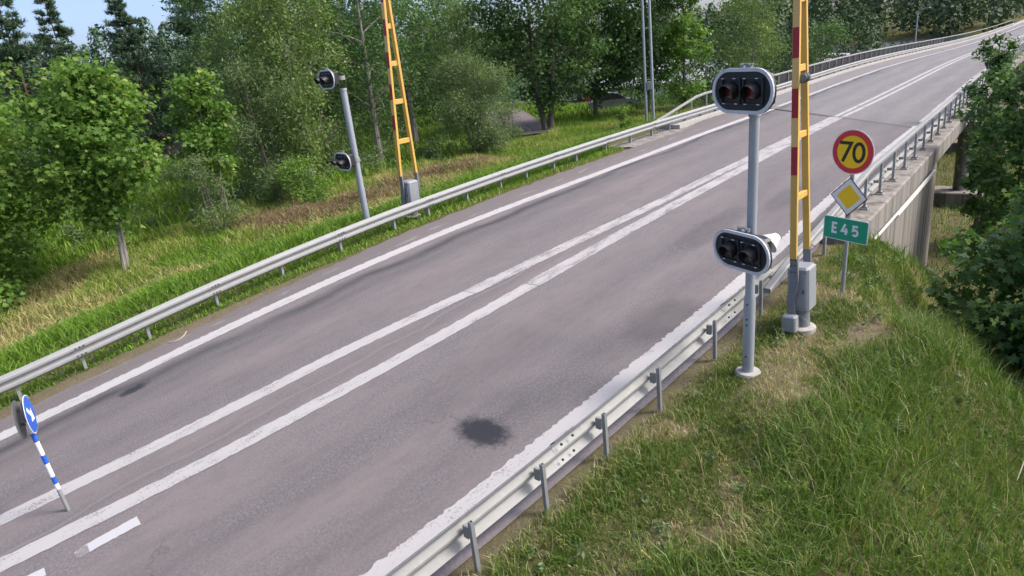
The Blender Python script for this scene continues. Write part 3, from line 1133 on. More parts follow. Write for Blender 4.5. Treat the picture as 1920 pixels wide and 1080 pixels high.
sg = signal_post(gp(7.66, -3.52), 'grey signal pole in near grass with two black twin-lamp heads facing traffic', 3.36,
                 ((-.01, 3.61, 0, 'dark_red_lens'), (.01, 1.77, math.radians(3), 'clear_lens')), math.radians(-19), hood=.13)
# the white hooded lamp at the back of the lower head
b = MB()
b.lathe([(.17, .0), (.15, .03), (.08, .16), (.07, .19)], (0, 0, 0), 16)
rh = b.build('rear_hood', 'white_rim', sg, True)
sg.rotation_euler = (0, math.radians(.8), 0)
rh.scale = (.8, .8, .8)
rh.location = (.16, .12, 1.76)
rh.rotation_euler = (math.radians(-62), 0, math.radians(-30))

sg2 = signal_post(gp(11.11, -15.74), 'grey signal pole behind the far guardrail with black heads turned left', 3.72,
                  ((-.20, 3.98, 0, 'clear_lens'), (-.16, 1.86, math.radians(4), 'clear_lens')), math.radians(-6), .092, .085, hood=.25)


# ================================================================== BARRIERS
def barrier(loc, label, near):
    e = empty('road_barrier', loc)
    tag(e, label, 'barrier', 'raised bridge barriers')
    MB().lathe([(.20, -.12), (.20, .03), (.17, .05), (.13, .055)], (0, 0, 0), 20).build('base_flange', 'concrete_pale', e, True)
    MB().lathe([(.125, .05), (.115, .08), (.115, .34)], (0, 0, 0), 18).build('stand', 'grey_arm', e, True)
    cb = MB().box((.0, .02, .63), (.30, .33, .66), None, .03).build('cabinet', 'grey_paint', e)
    MB().box((.0, -.155, .62), (.22, .012, .50), None, .004).build('door', 'grey_paint', cb)
    MB().box((.09, -.168, .62), (.02, .02, .06), None, .004).build('handle', 'dark_steel', cb)
    H1 = 5.7
    for sy in (-1, 1):
        # cranked bracket plate that holds the arm
        prof = [(-.055, 1.16), (.05, 1.16), (.055, .78), (.03, .62), (.0, .48), (.015, .28), (-.085, .26), (-.105, .48), (-.075, .64), (-.05, .78)]
        bk = MB().prism(prof, (-.02, sy * .245 + .02, 0), (1, 0, 0), (0, 0, 1), (0, 1, 0), .045).build('bracket', 'grey_arm', e)
        bb = MB()
        for z in (.92, 1.02, 1.10):
            for x in (-.03, .02):
                bb.tube([(x - .02, sy * .245 + .02 + (-.012 if sy < 0 else .057), z), (x - .02, sy * .245 + .02 + (.002 if sy < 0 else .043), z)], .010, 6)
        bb.build('bolts', 'dark_steel', bk)
        if sy < 0:
            MB().box((-.06, -.27, .17), (.20, .15, .25), None, .02).build('counterweight', 'grey_paint', e)
        yb, yt = sy * .25 + .02, sy * .05 + .02
        am = MB()
        n = 2
        w, d = (.088, .05) if near else (.105, .06)
        V = []
        for z, y in ((1.12, yb), (H1, yt)):
            V += [(-w / 2 - .02, y - d / 2, z), (w / 2 - .02, y - d / 2, z), (w / 2 - .02, y + d / 2, z), (-w / 2 - .02, y + d / 2, z)]
        am.add(V, [(3, 2, 1, 0), (4, 5, 6, 7), (0, 1, 5, 4), (1, 2, 6, 5), (2, 3, 7, 6), (3, 0, 4, 7)])
        arm = am.build('arm', 'yellow_arm', e)
        if sy < 0:
            z0 = 2.27
            k = 0
            while z0 < H1 - .1:
                z1 = min(z0 + .37, H1 - .02)
                f0, f1 = (z0 - 1.12) / (H1 - 1.12), (z1 - 1.12) / (H1 - 1.12)
                y0, y1 = yb + (yt - yb) * f0 - d / 2 - .003, yb + (yt - yb) * f1 - d / 2 - .003
                q = MB()
                xl, xr = -w / 2 - .02 + .004, w / 2 - .02 - .004
                V = [(xl, y0, z0), (xr, y0, z0), (xr, y1, z1), (xl, y1, z1)]
                V += [(a, c + .004, g) for a, c, g in V]
                q.add(V, [(0, 1, 2, 3), (7, 6, 5, 4), (0, 4, 5, 1), (2, 6, 7, 3), (1, 5, 6, 2), (3, 7, 4, 0)])
                q.build('reflector_band', 'red_band' if k % 2 == 0 else 'pale_yellow', arm)
                z0 = z1
                k += 1
    zs = (1.95, 2.77, 3.62, 4.45, 5.2) if near else (1.98, 2.95, 3.85, 4.7)
    for z in zs:
        f = (z - 1.12) / (H1 - 1.12)
        hy = .25 + (.05 - .25) * f
        MB().box((-.02, .02, z), (.06, 2 * hy - .045, .085 if near else .12), None, .006).build('crossbar', 'yellow_arm', e)
    if near:
        V = MB()
        V.tube([(.0, -.07, 3.50), (.0, .01, 3.50)], [.066, .066], 18)
        lp = V.build('warning_lamp', 'dark_steel', e, True)
        lp.location = (.055, -.02, 0)
        MB().tube([(.0, -.085, 3.50), (.0, -.071, 3.50)], [.048, .058], 18).build('lamp_glass', 'lamp_glass', lp, True)
    return e


br_near = barrier(gp(9.28, -3.40), 'raised red and yellow banded barrier arm on grey machine in near grass', True)
br_near.rotation_euler = (0, math.radians(-2.0), 0)
bl = barrier(gp(12.40, -15.12), 'raised yellow ladder-like barrier arm behind the far guardrail', False)
bl.scale = (1.12, 1.12, 1.08)
bl.rotation_euler = (0, math.radians(2.6), 0)


# ================================================================== SIGNS
def ribbon(pts, w, closed=False):
    """flat stroke of width w as a list of quads in 2d, mitred"""
    P = [Vector((a, b)) for a, b in pts]
    n = len(P)
    Lf, Rt = [], []
    for i in range(n):
        if closed:
            a, b = P[i - 1], P[(i + 1) % n]
            d0, d1 = (P[i] - a).normalized(), (b - P[i]).normalized()
        else:
            d0 = (P[i] - P[i - 1]).normalized() if i > 0 else (P[1] - P[0]).normalized()
            d1 = (P[i + 1] - P[i]).normalized() if i < n - 1 else d0
        t = (d0 + d1).normalized() if (d0 + d1).length > 1e-6 else d0
        nn = Vector((-t.y, t.x))
        k = 1 / max(.45, nn.dot(Vector((-d1.y, d1.x))))
        Lf.append(P[i] + nn * w / 2 * k)
        Rt.append(P[i] - nn * w / 2 * k)
    Q = []
    for i in range(n if closed else n - 1):
        j = (i + 1) % n
        Q.append((Lf[i], Lf[j], Rt[j], Rt[i]))
    return Q


def arc(cx, cy, rx, ry, a0, a1, n=16):
    return [(cx + rx * math.cos(math.radians(a0 + (a1 - a0) * i / n)), cy + ry * math.sin(math.radians(a0 + (a1 - a0) * i / n))) for i in range(n + 1)]


def glyph(ch, h):
    """strokes of a plain road-sign character, cap height h, centred on 0"""
    g = h / 2
    if ch == '7':
        return [([(-.30 * h, g - .07 * h), (.30 * h, g - .07 * h), (-.10 * h, -g)], False)]
    if ch == '0':
        return [(arc(0, 0, .255 * h, .43 * h, 0, 360, 28)[:-1], True)]
    if ch == 'E':
        return [([(.22 * h, g - .07 * h), (-.20 * h, g - .07 * h), (-.20 * h, -g + .07 * h), (.22 * h, -g + .07 * h)], False), ([(-.20 * h, .0), (.17 * h, .0)], False)]
    if ch == '4':
        return [([(.02 * h, g), (-.27 * h, -.18 * h), (.30 * h, -.18 * h)], False), ([(.13 * h, .12 * h), (.13 * h, -g)], False)]
    if ch == '5':
        return [([(.24 * h, g - .07 * h), (-.17 * h, g - .07 * h), (-.20 * h, .02 * h)] + arc(.0, -.165 * h, .235 * h, .26 * h, 125, -140, 14), False)]


def text_mesh(txt, h, w, gap, origin, ux, uy, un):
    m = MB()
    x = -gap * (len(txt) - 1) / 2
    O, ux, uy, un = Vector(origin), Vector(ux), Vector(uy), Vector(un)
    for ch in txt:
        for k, (pts, cl) in enumerate(glyph(ch, h)):
            for q in ribbon(pts, w, cl):
                V = [O + ux * (p.x + x) + uy * p.y + un * (.0002 * k) for p in q]
                m.add(V, [(3, 2, 1, 0)])
        x += gap
    return m


def ngon(r, n=40):
    return [(r * math.cos(2 * math.pi * i / n), r * math.sin(2 * math.pi * i / n)) for i in range(n)]


def rrect(w, h, r, n=5):
    P = []
    for cx, cy, a in ((w / 2 - r, h / 2 - r, 0), (-w / 2 + r, h / 2 - r, 90), (-w / 2 + r, -h / 2 + r, 180), (w / 2 - r, -h / 2 + r, 270)):
        for i in range(n + 1):
            t = math.radians(a + 90 * i / n)
            P.append((cx + r * math.cos(t), cy + r * math.sin(t)))
    return P


X, FR, Z = (1, 0, 0), (0, -1, 0), (0, 0, 1)
sp = empty('sign_post', gp(10.65, -3.24), math.radians(-13))
sp.rotation_euler = (0, math.radians(1.6), math.radians(-16))
tag(sp, 'grey post with round speed limit sign, yellow diamond and green route number sign', 'road sign')
MB().lathe([(.13, -.12), (.12, .03), (.07, .045)], (0, 0, 0), 16).build('base_collar', 'concrete_pale', sp, True)
MB().lathe([(.03, 0), (.03, 2.5)], (0, 0, 0), 14).build('pole', 'galv', sp, True)
q = MB().prism(ngon(.325), (0, -.045, 2.27), X, Z, FR, .004).build('speed_limit_sign', 'sign_white', sp)
MB().prism(ngon(.312), (0, -.0495, 2.27), X, Z, FR, .003).build('red_ring', 'sign_red', q)
MB().prism(ngon(.235), (0, -.053, 2.27), X, Z, FR, .003).build('yellow_disc', 'sign_yellow', q)
for ch, dx in (('7', -.112), ('0', .100)):
    text_mesh(ch, .295, .048, 0, (dx, -.0575, 2.27), X, Z, FR).build('numeral', 'sign_black', q)
q45 = [(.30, 0), (0, .30), (-.30, 0), (0, -.30)]
sc_ = lambda k: [(a * k, b * k) for a, b in q45]
q = MB().prism(sc_(.98), (0, -.045, 1.61), X, Z, FR, .004).build('priority_road_sign', 'sign_black', sp)
MB().prism(sc_(.91), (0, -.0495, 1.61), X, Z, FR, .003).build('white_diamond', 'sign_white', q)
MB().prism(sc_(.63), (0, -.053, 1.61), X, Z, FR, .003).build('yellow_diamond', 'sign_yellow', q)
q = MB().prism(rrect(.72, .355, .025), (-.01, -.045, 1.10), X, Z, FR, .004).build('route_sign', 'sign_white', sp)
MB().prism(rrect(.695, .33, .02), (-.01, -.0495, 1.10), X, Z, FR, .003).build('green_field', 'sign_green', q)
for ch, dx in (('E', -.165), ('4', 0), ('5', .165)):
    text_mesh(ch, .165, .036, 0, (-.015 + dx, -.0535, 1.105), X, Z, FR).build('letter' if ch == 'E' else 'numeral', 'sign_white', q)
k = MB()
for z in (2.27, 1.61, 1.10):
    k.lathe([(.038, z - .03), (.038, z + .03)], (0, 0, 0), 12)
    k.box((0, -.038, z), (.10, .012, .05))
k.build('clamps', 'galv', sp)

# keep-side sign standing on the median
ks = empty('keep_side_sign', rd(0.0, -9.17, 0.0))
tag(ks, 'round blue arrow sign seen edge-on atop a blue and white banded post', 'road sign')
lean = Vector((-.10, -.035, 1.0)).normalized()
pt = lambda z: lean * (z / lean.z)
MB().tube([pt(-.1), pt(.32)], .024, 12).build('post_foot', 'galv_dark', ks, True)
zz = .32
bands = [(.08, 'sign_white'), (.10, 'sign_blue'), (.19, 'sign_white'), (.12, 'sign_blue'), (.19, 'sign_white'), (.12, 'sign_blue'), (.16, 'sign_white')]
for ln, mt in bands:
    MB().tube([pt(zz), pt(zz + ln)], .027, 12).build('post_band', mt, ks, True)
    zz += ln
MB().tube([pt(zz), pt(1.52)], .022, 12).build('post_top', 'galv_dark', ks, True)
an = math.radians(19)
n1 = Vector((math.sin(an), math.cos(an), 0))
u1 = n1.cross(Vector((0, 0, 1))).normalized() * -1
c1 = pt(1.36) + n1 * .055
q = MB().prism(ngon(.245), c1, u1, (0, 0, 1), n1, .005).build('arrow_disc', 'sign_white', ks)
MB().prism(ngon(.232), c1 + n1 * .0055, u1, (0, 0, 1), n1, .003).build('blue_disc', 'sign_blue', q)
am = MB()
d = Vector((.707, -.707))
e2 = Vector((.707, .707))
arrow = [(-.15, -.03), (.02, -.03), (.02, -.095), (.16, 0), (.02, .095), (.02, .03), (-.15, .03)]
am.prism([((d * a + e2 * b_).x, (d * a + e2 * b_).y) for a, b_ in arrow], c1 + n1 * .009, u1, (0, 0, 1), n1, .002)
am.build('arrow', 'sign_white', q)
c2 = pt(1.33) - n1 * .06
MB().prism(ngon(.245), c2, u1, (0, 0, 1), -n1, .006).build('rear_disc', 'sign_back', ks)
k = MB()
for z in (1.26, 1.45):
    p = pt(z)
    k.tube([p - n1 * .06, p + n1 * .055], .018, 8)
k.build('clamps', 'dark_steel', ks)


# ================================================================== TREES
MAPLE = np.array([(0, -.5), (.10, -.22), (.42, -.30), (.30, -.04), (.50, .16), (.20, .14), (0, .50), (-.20, .14), (-.50, .16), (-.30, -.04), (-.42, -.30), (-.10, -.22)])
OVAL = np.array([(0, -.5), (.24, -.02), (0, .5), (-.24, -.02)])
NARROW = np.array([(0, -.5), (.12, -.05), (0, .5), (-.12, -.05)])


def leaves(C, Nrm, size, shape, r):
    """leaf polygons at C (n,3) with normals Nrm and sizes; returns V,F"""
    n = len(C)
    a = r.normal(size=(n, 3))
    T = a - Nrm * np.sum(a * Nrm, 1)[:, None]
    T /= np.linalg.norm(T, axis=1)[:, None] + 1e-9
    B = np.cross(Nrm, T)
    k = len(shape)
    P = C[:, None] + (T[:, None] * shape[None, :, 0:1] + B[:, None] * shape[None, :, 1:2]) * size[:, None, None]
    curl = (np.abs(shape[:, 0]) * .5 + np.maximum(0, shape[:, 1]) * .25)
    P = P - Nrm[:, None] * (curl[None, :, None] * size[:, None, None] * .55)
    return P.reshape(-1, 3), np.arange(n * k).reshape(n, k)


def broad_tree(seed, H, R, cb=.25, n1=14, n2=5, per=60, lsize=.16, shape=OVAL, tr=.12, stems=1, spread=.0, rc=.27, flat=.7, up=.6, droop=0.0, top_bias=0.0):
    r = np.random.default_rng(seed)
    tubes = []
    cl = []
    zc, zh = (cb * H + H) / 2, (H - cb * H) / 2

    def env(z):
        t = np.clip((z - zc) / zh, -1, 1)
        return R * (max(0, 1 - t * t)**.5 * (1 - .25 * t * top_bias) + .02)
    for st in range(stems):
        a0 = 2 * math.pi * st / max(1, stems) + r.uniform(0, 6)
        off = np.array([math.cos(a0), math.sin(a0), 0]) * (0 if stems == 1 else .12)
        tip = np.array([math.cos(a0) * spread, math.sin(a0) * spread, H * r.uniform(.86, .95)])
        m = 9
        tp = []
        w1, w2 = r.uniform(-1, 1, 2) * R * .06
        for i in range(m):
            t = i / (m - 1)
            tp.append(off * (1 - t) + tip * t + np.array([w1 * math.sin(t * 5), w2 * math.sin(t * 4 + 1), 0]) - np.array([0, 0, .3 * (1 - t)**6]))
        tp = np.array(tp)
        tr_ = tr * (1.0 if stems == 1 else .72)
        rad = [tr_ * (1.25 if i == 0 else 1) * (1 - .88 * (i / (m - 1))) for i in range(m)]
        tubes.append((tp, rad, 8))
        cl.append((tp[-1], 1.0))
        nl = max(3, n1 // stems)
        for i in range(nl):
            t = (i + r.uniform(.2, .8)) / nl
            z0 = H * (cb * .85 + (.92 - cb * .85) * t)
            k = np.clip(z0 / H, 0, 1) * (m - 1)
            j = int(min(m - 2, k))
            p0 = tp[j] + (tp[j + 1] - tp[j]) * (k - j)
            az = i * 2.399 + r.uniform(-.5, .5)
            ez = min(H * .97, z0 + zh * r.uniform(.02, .30) - droop * zh * .3)
            er = env(ez) * r.uniform(.55, .92)
            p3 = np.array([p0[0] * .5 + math.cos(az) * er, p0[1] * .5 + math.sin(az) * er, ez])
            mid = (p0 + p3) / 2 + np.array([0, 0, .12 * er]) + r.normal(0, .05 * R, 3)
            ts = np.linspace(0, 1, 6)[:, None]
            pp = (1 - ts)**2 * p0 + 2 * ts * (1 - ts) * mid + ts**2 * p3
            rb = max(.012, rad[j] * .45)
            tubes.append((pp, [rb * (1 - .8 * x) for x in np.linspace(0, 1, 6)], 5))
            cl.append((p3, 1.0))
            for q in range(n2):
                u = r.uniform(.3, 1.0)
                b0 = (1 - u)**2 * p0 + 2 * u * (1 - u) * mid + u**2 * p3
                dv = r.normal(0, 1, 3) * np.array([1, 1, .8])
                dv /= np.linalg.norm(dv)
                e = b0 + dv * R * r.uniform(.18, .40)
                rr2 = math.hypot(e[0], e[1])
                lim = env(e[2]) * 1.06
                if rr2 > lim:
                    e[:2] *= lim / rr2
                e[2] = np.clip(e[2], cb * H * .8, H)
                tubes.append((np.array([b0, (b0 + e) / 2 + r.normal(0, .03 * R, 3), e]), [rb * .4, rb * .25, .006], 4))
                cl.append((e, r.uniform(.6, 1.15)))
    # crown
    Cs, Nn = [], []
    for c, wgt in cl:
        n = int(per * wgt)
        rad_ = R * rc * r.uniform(.65, 1.15)
        g = r.normal(0, .55, (n, 3)) * rad_ * np.array([1, 1, flat])
        p = np.array(c) + g
        if droop:
            p[:, 2] -= droop * np.hypot(g[:, 0], g[:, 1])
        out = g / (np.linalg.norm(g, axis=1)[:, None] + 1e-6)
        nn = out * .45 + np.array([0, 0, up]) + r.normal(0, .5, (n, 3))
        nn /= np.linalg.norm(nn, axis=1)[:, None]
        Cs.append(p)
        Nn.append(nn)
    C = np.concatenate(Cs)
    Nn = np.concatenate(Nn)
    ok = C[:, 2] > .15
    C, Nn = C[ok], Nn[ok]
    sz = lsize * r.uniform(.45, 1.4, len(C))
    V, F = leaves(C, Nn, sz, shape, r)
    cl_rnd = np.concatenate([np.full(int(per * w), r.uniform(-.3, .3)) for _, w in cl])[ok]
    crown = big_mesh('crown', V, F, np.clip(r.beta(2.2, 2.6, len(C)) + cl_rnd, 0, 1))
    tv, tf = [], []
    for pts, rad, n in tubes:
        v, f = tube_arrays(pts, rad, n)
        b = len(tv)
        tv += [tuple(p) for p in v]
        tf += [tuple(i + b for i in q) for q in f]
    trunk = bpy.data.meshes.new('trunk')
    trunk.from_pydata(tv, [], tf)
    trunk.update()
    return trunk, crown


def pine_tree_mesh(seed, H, R, cb=.3, nw=16, per=9, tr=.14, tl=.34, open_=.0):
    r = np.random.default_rng(seed)
    tubes = []
    Ps, Ds = [], []
    m = 8
    tp = np.array([(r.normal(0, .03) * R * (i > 0), r.normal(0, .03) * R * (i > 0), H * i / (m - 1) - .2 * (i == 0)) for i in range(m)])
    tubes.append((tp, [tr * (1 - .92 * i / (m - 1)) for i in range(m)], 7))
    for w in range(nw):
        t = (w + r.uniform(-.3, .3)) / nw
        z = H * (cb + (1 - cb) * np.clip(t, 0, 1))
        rr = R * (1 - np.clip(t, 0, 1)**1.6) * r.uniform(.6, 1.1) + .25
        for b in range(r.integers(4, 7)):
            az = r.uniform(0, 6.283)
            p0 = np.array([0, 0, z])
            p1 = np.array([math.cos(az) * rr, math.sin(az) * rr, z + rr * r.uniform(-.05, .45)])
            mid = (p0 + p1) / 2 - np.array([0, 0, rr * .08])
            ts = np.linspace(0, 1, 4)[:, None]
            pp = (1 - ts)**2 * p0 + 2 * ts * (1 - ts) * mid + ts**2 * p1
            tubes.append((pp, [.035, .025, .016, .006], 4))
            n = int(per * (1 + rr))
            u = r.uniform(.30, 1.02, n)[:, None]
            q = (1 - u)**2 * p0 + 2 * u * (1 - u) * mid + u**2 * p1 + r.normal(0, .13, (n, 3)) * rr * np.array([1, 1, .6])
            Ps.append(q)
            d = (p1 - p0) / np.linalg.norm(p1 - p0) * .6 + np.array([0, 0, .7]) + r.normal(0, .45, (n, 3))
            Ds.append(d / np.linalg.norm(d, axis=1)[:, None])
    Ps.append(np.array([[0, 0, H]]) + r.normal(0, .06, (8, 3)))
    Ds.append(np.tile([[0, 0, 1.]], (8, 1)) + r.normal(0, .2, (8, 3)))
    P, D = np.concatenate(Ps), np.concatenate(Ds)
    V, rn = [], []
    k = 7
    for j in range(k):
        d = D + r.normal(0, .55, D.shape)
        d /= np.linalg.norm(d, axis=1)[:, None]
        s = np.cross(d, r.normal(size=d.shape))
        s /= np.linalg.norm(s, axis=1)[:, None]
        L = tl * r.uniform(.6, 1.2, len(P))[:, None]
        V.append(np.stack([P + s * .028, P - s * .028, P + d * L + s * .012], 1))
    V = np.concatenate(V)
    n = len(V)
    base = np.tile(r.beta(2, 2.5, len(P)), k)
    crown = big_mesh('crown', V.reshape(-1, 3), np.arange(n * 3).reshape(n, 3), np.clip(base + r.normal(0, .12, n), 0, 1))
    tv, tf = [], []
    for pts, rad, nn in tubes:
        v, f = tube_arrays(pts, rad, nn)
        b = len(tv)
        tv += [tuple(p) for p in v]
        tf += [tuple(i + b for i in q) for q in f]
    trunk = bpy.data.meshes.new('trunk')
    trunk.from_pydata(tv, [], tf)
    trunk.update()
    return trunk, crown


def plant_tree(name, meshes, leaf, bark, loc, label, cat='tree', group=None, rz=0.0, sc=(1, 1, 1), lean=(0, 0)):
    tm, cm = meshes
    e = empty(name, loc, rz)
    e.scale = sc
    e.rotation_euler = (lean[0], lean[1], rz)
    tag(e, label, cat, group)
    for nm, me, mt in (('trunk', tm, bark), ('crown', cm, leaf)):
        if not me.materials:
            me.materials.append(M[mt])
        o = bpy.data.objects.new(nm, me)
        COL.objects.link(o)
        o.parent = e
    return e


def at(x, y, dz=0.0):
    return Vector((x, y, float(terr(x, y)) + dz))


GT = 'trees beyond the far guardrail'
# big broad maple at the left edge and the forked one beside it
plant_tree('maple_tree', broad_tree(11, 8.8, 4.4, .08, 26, 7, 130, .20, MAPLE, .20, 2, .8, .24), 'leaf_bright', 'bark', at(-29.2, 3.0), 'large bright green maple filling the left edge behind the guardrail', 'tree', GT)
plant_tree('maple_tree', broad_tree(12, 6.8, 2.1, .36, 18, 7, 95, .19, MAPLE, .11, 2, .9, .30), 'leaf_bright', 'bark_pale', at(-25.4, 7.1), 'forked young maple with two pale stems leaning apart at its foot', 'tree', GT, 6.07)
plant_tree('maple_tree', broad_tree(13, 4.8, 2.3, .04, 16, 6, 95, .19, MAPLE, .10, 2, .4, .30), 'leaf_bright', 'bark', at(-27.4, 3.0), 'low maple bush in front of the large maple at the left edge', 'shrub', GT)
# young slender tree, willow scrub, birch
plant_tree('young_maple', broad_tree(14, 6.2, 1.35, .34, 12, 6, 65, .18, MAPLE, .075, 1, .0, .32), 'leaf_bright', 'bark_pale', at(-28.6, 12.6), 'slender young maple with a thin pale trunk left of the willow scrub', 'tree', GT)
plant_tree('willow_scrub', broad_tree(15, 6.4, 2.2, .04, 22, 7, 100, .18, NARROW, .07, 4, .9, .27, .8, .4), 'leaf_grey', 'bark', at(-29.2, 15.6), 'tall grey-green willow scrub between the young maple and the birch', 'shrub', GT)
plant_tree('willow_scrub', broad_tree(16, 3.0, 1.3, .03, 10, 5, 60, .15, NARROW, .05, 4, .6, .3, .8, .4), 'leaf_grey', 'bark', at(-27.0, 11.5), 'loose grey-green sapling scrub in front of the young maple', 'shrub', GT)
plant_tree('birch_tree', broad_tree(17, 11.5, 2.6, .20, 26, 7, 105, .16, OVAL, .11, 1, .0, .30, .8, .4, .2), 'leaf_birch', 'bark_pale', at(-29.6, 17.6), 'tall pale-leaved birch with a slim light trunk left of the signal pole', 'tree', GT)
plant_tree('birch_tree', broad_tree(18, 10.0, 2.4, .12, 22, 7, 95, .17, OVAL, .09, 1, .0, .30, .8, .4, .2), 'leaf_birch', 'bark_pale', at(-33.0, 18.0), 'second birch standing half hidden behind the tall pale-leaved birch', 'tree', GT)
plant_tree('leafy_shrub', broad_tree(19, 2.0, 1.4, .03, 9, 5, 50, .14, OVAL, .03, 4, .5, .34), 'leaf_bright', 'bark', at(-27.0, 15.6), 'low bright green shrub at the foot of the tall birch', 'shrub', GT)
# dark wood behind the signal pole
dk = [broad_tree(21, 13.0, 3.4, .22, 20, 6, 75, .20, OVAL, .20, 1, 0, .26), broad_tree(22, 12.0, 3.0, .12, 20, 6, 75, .20, OVAL, .17, 1, 0, .28)]
plant_tree('dark_tree', dk[0], 'leaf_dark', 'bark_pale', at(-33.2, 24.6), 'tall dark tree with a bare pale trunk right of the far signal pole', 'tree', GT)
plant_tree('dark_tree', dk[1], 'leaf_dark', 'bark', at(-37.8, 24.0), 'dark leafy tree directly behind the far signal pole', 'tree', GT, 1.2)
plant_tree('dark_tree', dk[0], 'leaf_dark', 'bark', at(-38.5, 31.5), 'dark tree behind the raised yellow ladder-like arm', 'tree', GT, 2.4, (1.1, 1.1, 1.0))
plant_tree('dark_tree', dk[1], 'leaf_dark', 'bark', at(-40.5, 20.0), 'dark broadleaf tree between the birch and the pines', 'tree', GT, 3.9, (1.15, 1.15, 1.05))
# rounded willow by the side road, trees behind it
plant_tree('round_willow', broad_tree(23, 5.6, 2.6, .02, 26, 7, 120, .19, NARROW, .10, 5, 1.1, .25, .8, .45), 'leaf_grey', 'bark', at(-29.0, 28.6), 'rounded grey-green willow bush right of the far barrier', 'shrub', GT)
plant_tree('round_willow', broad_tree(24, 2.6, 1.3, .03, 9, 5, 60, .15, NARROW, .05, 3, .5, .3), 'leaf_grey', 'bark', at(-30.9, 33.4), 'smaller willow bush at the foot of the rounded willow beside the lane', 'shrub', GT)
plant_tree('roadside_tree', broad_tree(25, 10.5, 3.2, .25, 18, 6, 70, .19, OVAL, .14, 1, 0, .27), 'leaf_birch', 'bark_pale', at(-37.0, 36.0), 'light green tree with a whitish trunk behind the rounded willow', 'tree', GT)
plant_tree('roadside_tree', broad_tree(26, 11.0, 3.8, .14, 18, 6, 75, .22, OVAL, .16, 1, 0, .28), 'leaf_dark', 'bark', at(-46.0, 43.0), 'dark tree overhanging the left side of the lane', 'tree', GT)
mp = [broad_tree(27, 12.5, 5.0, .20, 24, 6, 95, .26, MAPLE, .30, 2, 1.2, .24), broad_tree(28, 12.0, 4.2, .16, 22, 6, 90, .25, MAPLE, .22, 2, .9, .25)]
plant_tree('shade_maple', mp[0], 'leaf_dark', 'bark', at(-31.9, 38.8), 'big spreading dark maple with thick trunk right of the lane', 'tree', GT)
plant_tree('shade_maple', mp[1], 'leaf_dark', 'bark', at(-32.3, 45.0), 'dark maple above the parked silver-grey car', 'tree', GT, .8)
plant_tree('shade_maple', mp[1], 'leaf_bright', 'bark', at(-28.6, 46.5), 'bright green maple just left of the twin-post utility pole', 'tree', GT, 2.2, (.85, .85, 1.0))
plant_tree('roadside_tree', broad_tree(29, 11.0, 2.3, .10, 18, 6, 75, .22, MAPLE, .14, 1, 0, .28), 'leaf_bright', 'bark', at(-26.2, 48.5), 'bright narrow tree just right of the twin-post utility pole', 'tree', GT)
bk = [broad_tree(31, 9.5, 3.4, .06, 20, 6, 75, .20, OVAL, .14, 2, .8, .27), broad_tree(32, 8.5, 3.0, .05, 18, 6, 75, .19, OVAL, .12, 3, .9, .28)]
plant_tree('bridgeside_tree', bk[0], 'leaf_birch', 'bark_pale', at(-24.5, 56.5), 'olive green tree behind the upper near signal head', 'tree', GT)
plant_tree('bridgeside_tree', bk[1], 'leaf_dark', 'bark_pale', at(-20.8, 60.0), 'dark green tree left of the near barrier arm beyond the bridge railing', 'tree', GT, 1.0)
plant_tree('bridgeside_tree', bk[1], 'leaf_grey', 'bark_pale', at(-27.5, 62.0), 'grey-green tree further back between the two bridge-side trees', 'tree', GT, 2.5, (1.1, 1.1, 1.1))
plant_tree('leafy_shrub', broad_tree(33, 1.5, .8, .03, 7, 4, 40, .14, OVAL, .03, 3, .4, .35), 'leaf_bright', 'bark', at(-25.6, 38.6), 'small yellowish-green shrub left of the twin-post utility pole', 'shrub', GT)

# pines at the back left, told apart by where they rise
pn = [pine_tree_mesh(41, 13, 2.6, .12, 26, 15), pine_tree_mesh(42, 12, 2.4, .10, 24, 15), pine_tree_mesh(43, 14, 2.5, .16, 24, 14)]
pines = [(-56.5, 10.2, 0, .98, 'narrow pine leftmost against the pale sky'), (-58, 13.8, 1, 1.12, 'pine with a forked tip second from the left against the sky'),
         (-60, 17.2, 2, .95, 'pine whose tip stands third from the left against the sky'), (-57, 21.0, 0, .98, 'pine above the gap right of the large maple'),
         (-54, 25.0, 1, 1.22, 'tall dense pine above the slender young maple'), (-52, 30.0, 0, 1.18, 'dark pine above the willow scrub'),
         (-49, 28.5, 2, .72, 'lower pine in front of the dense pines above the clearing'), (-49, 33.5, 2, 1.05, 'pine rising left of the tall birch')]
for i, (x, y, k, s, lb) in enumerate(pines):
    plant_tree('pine_tree', pn[k], 'needle', 'bark_pine', at(x, y), lb, 'tree', 'pines at the back of the wood', i * 1.3, (s, s, s))


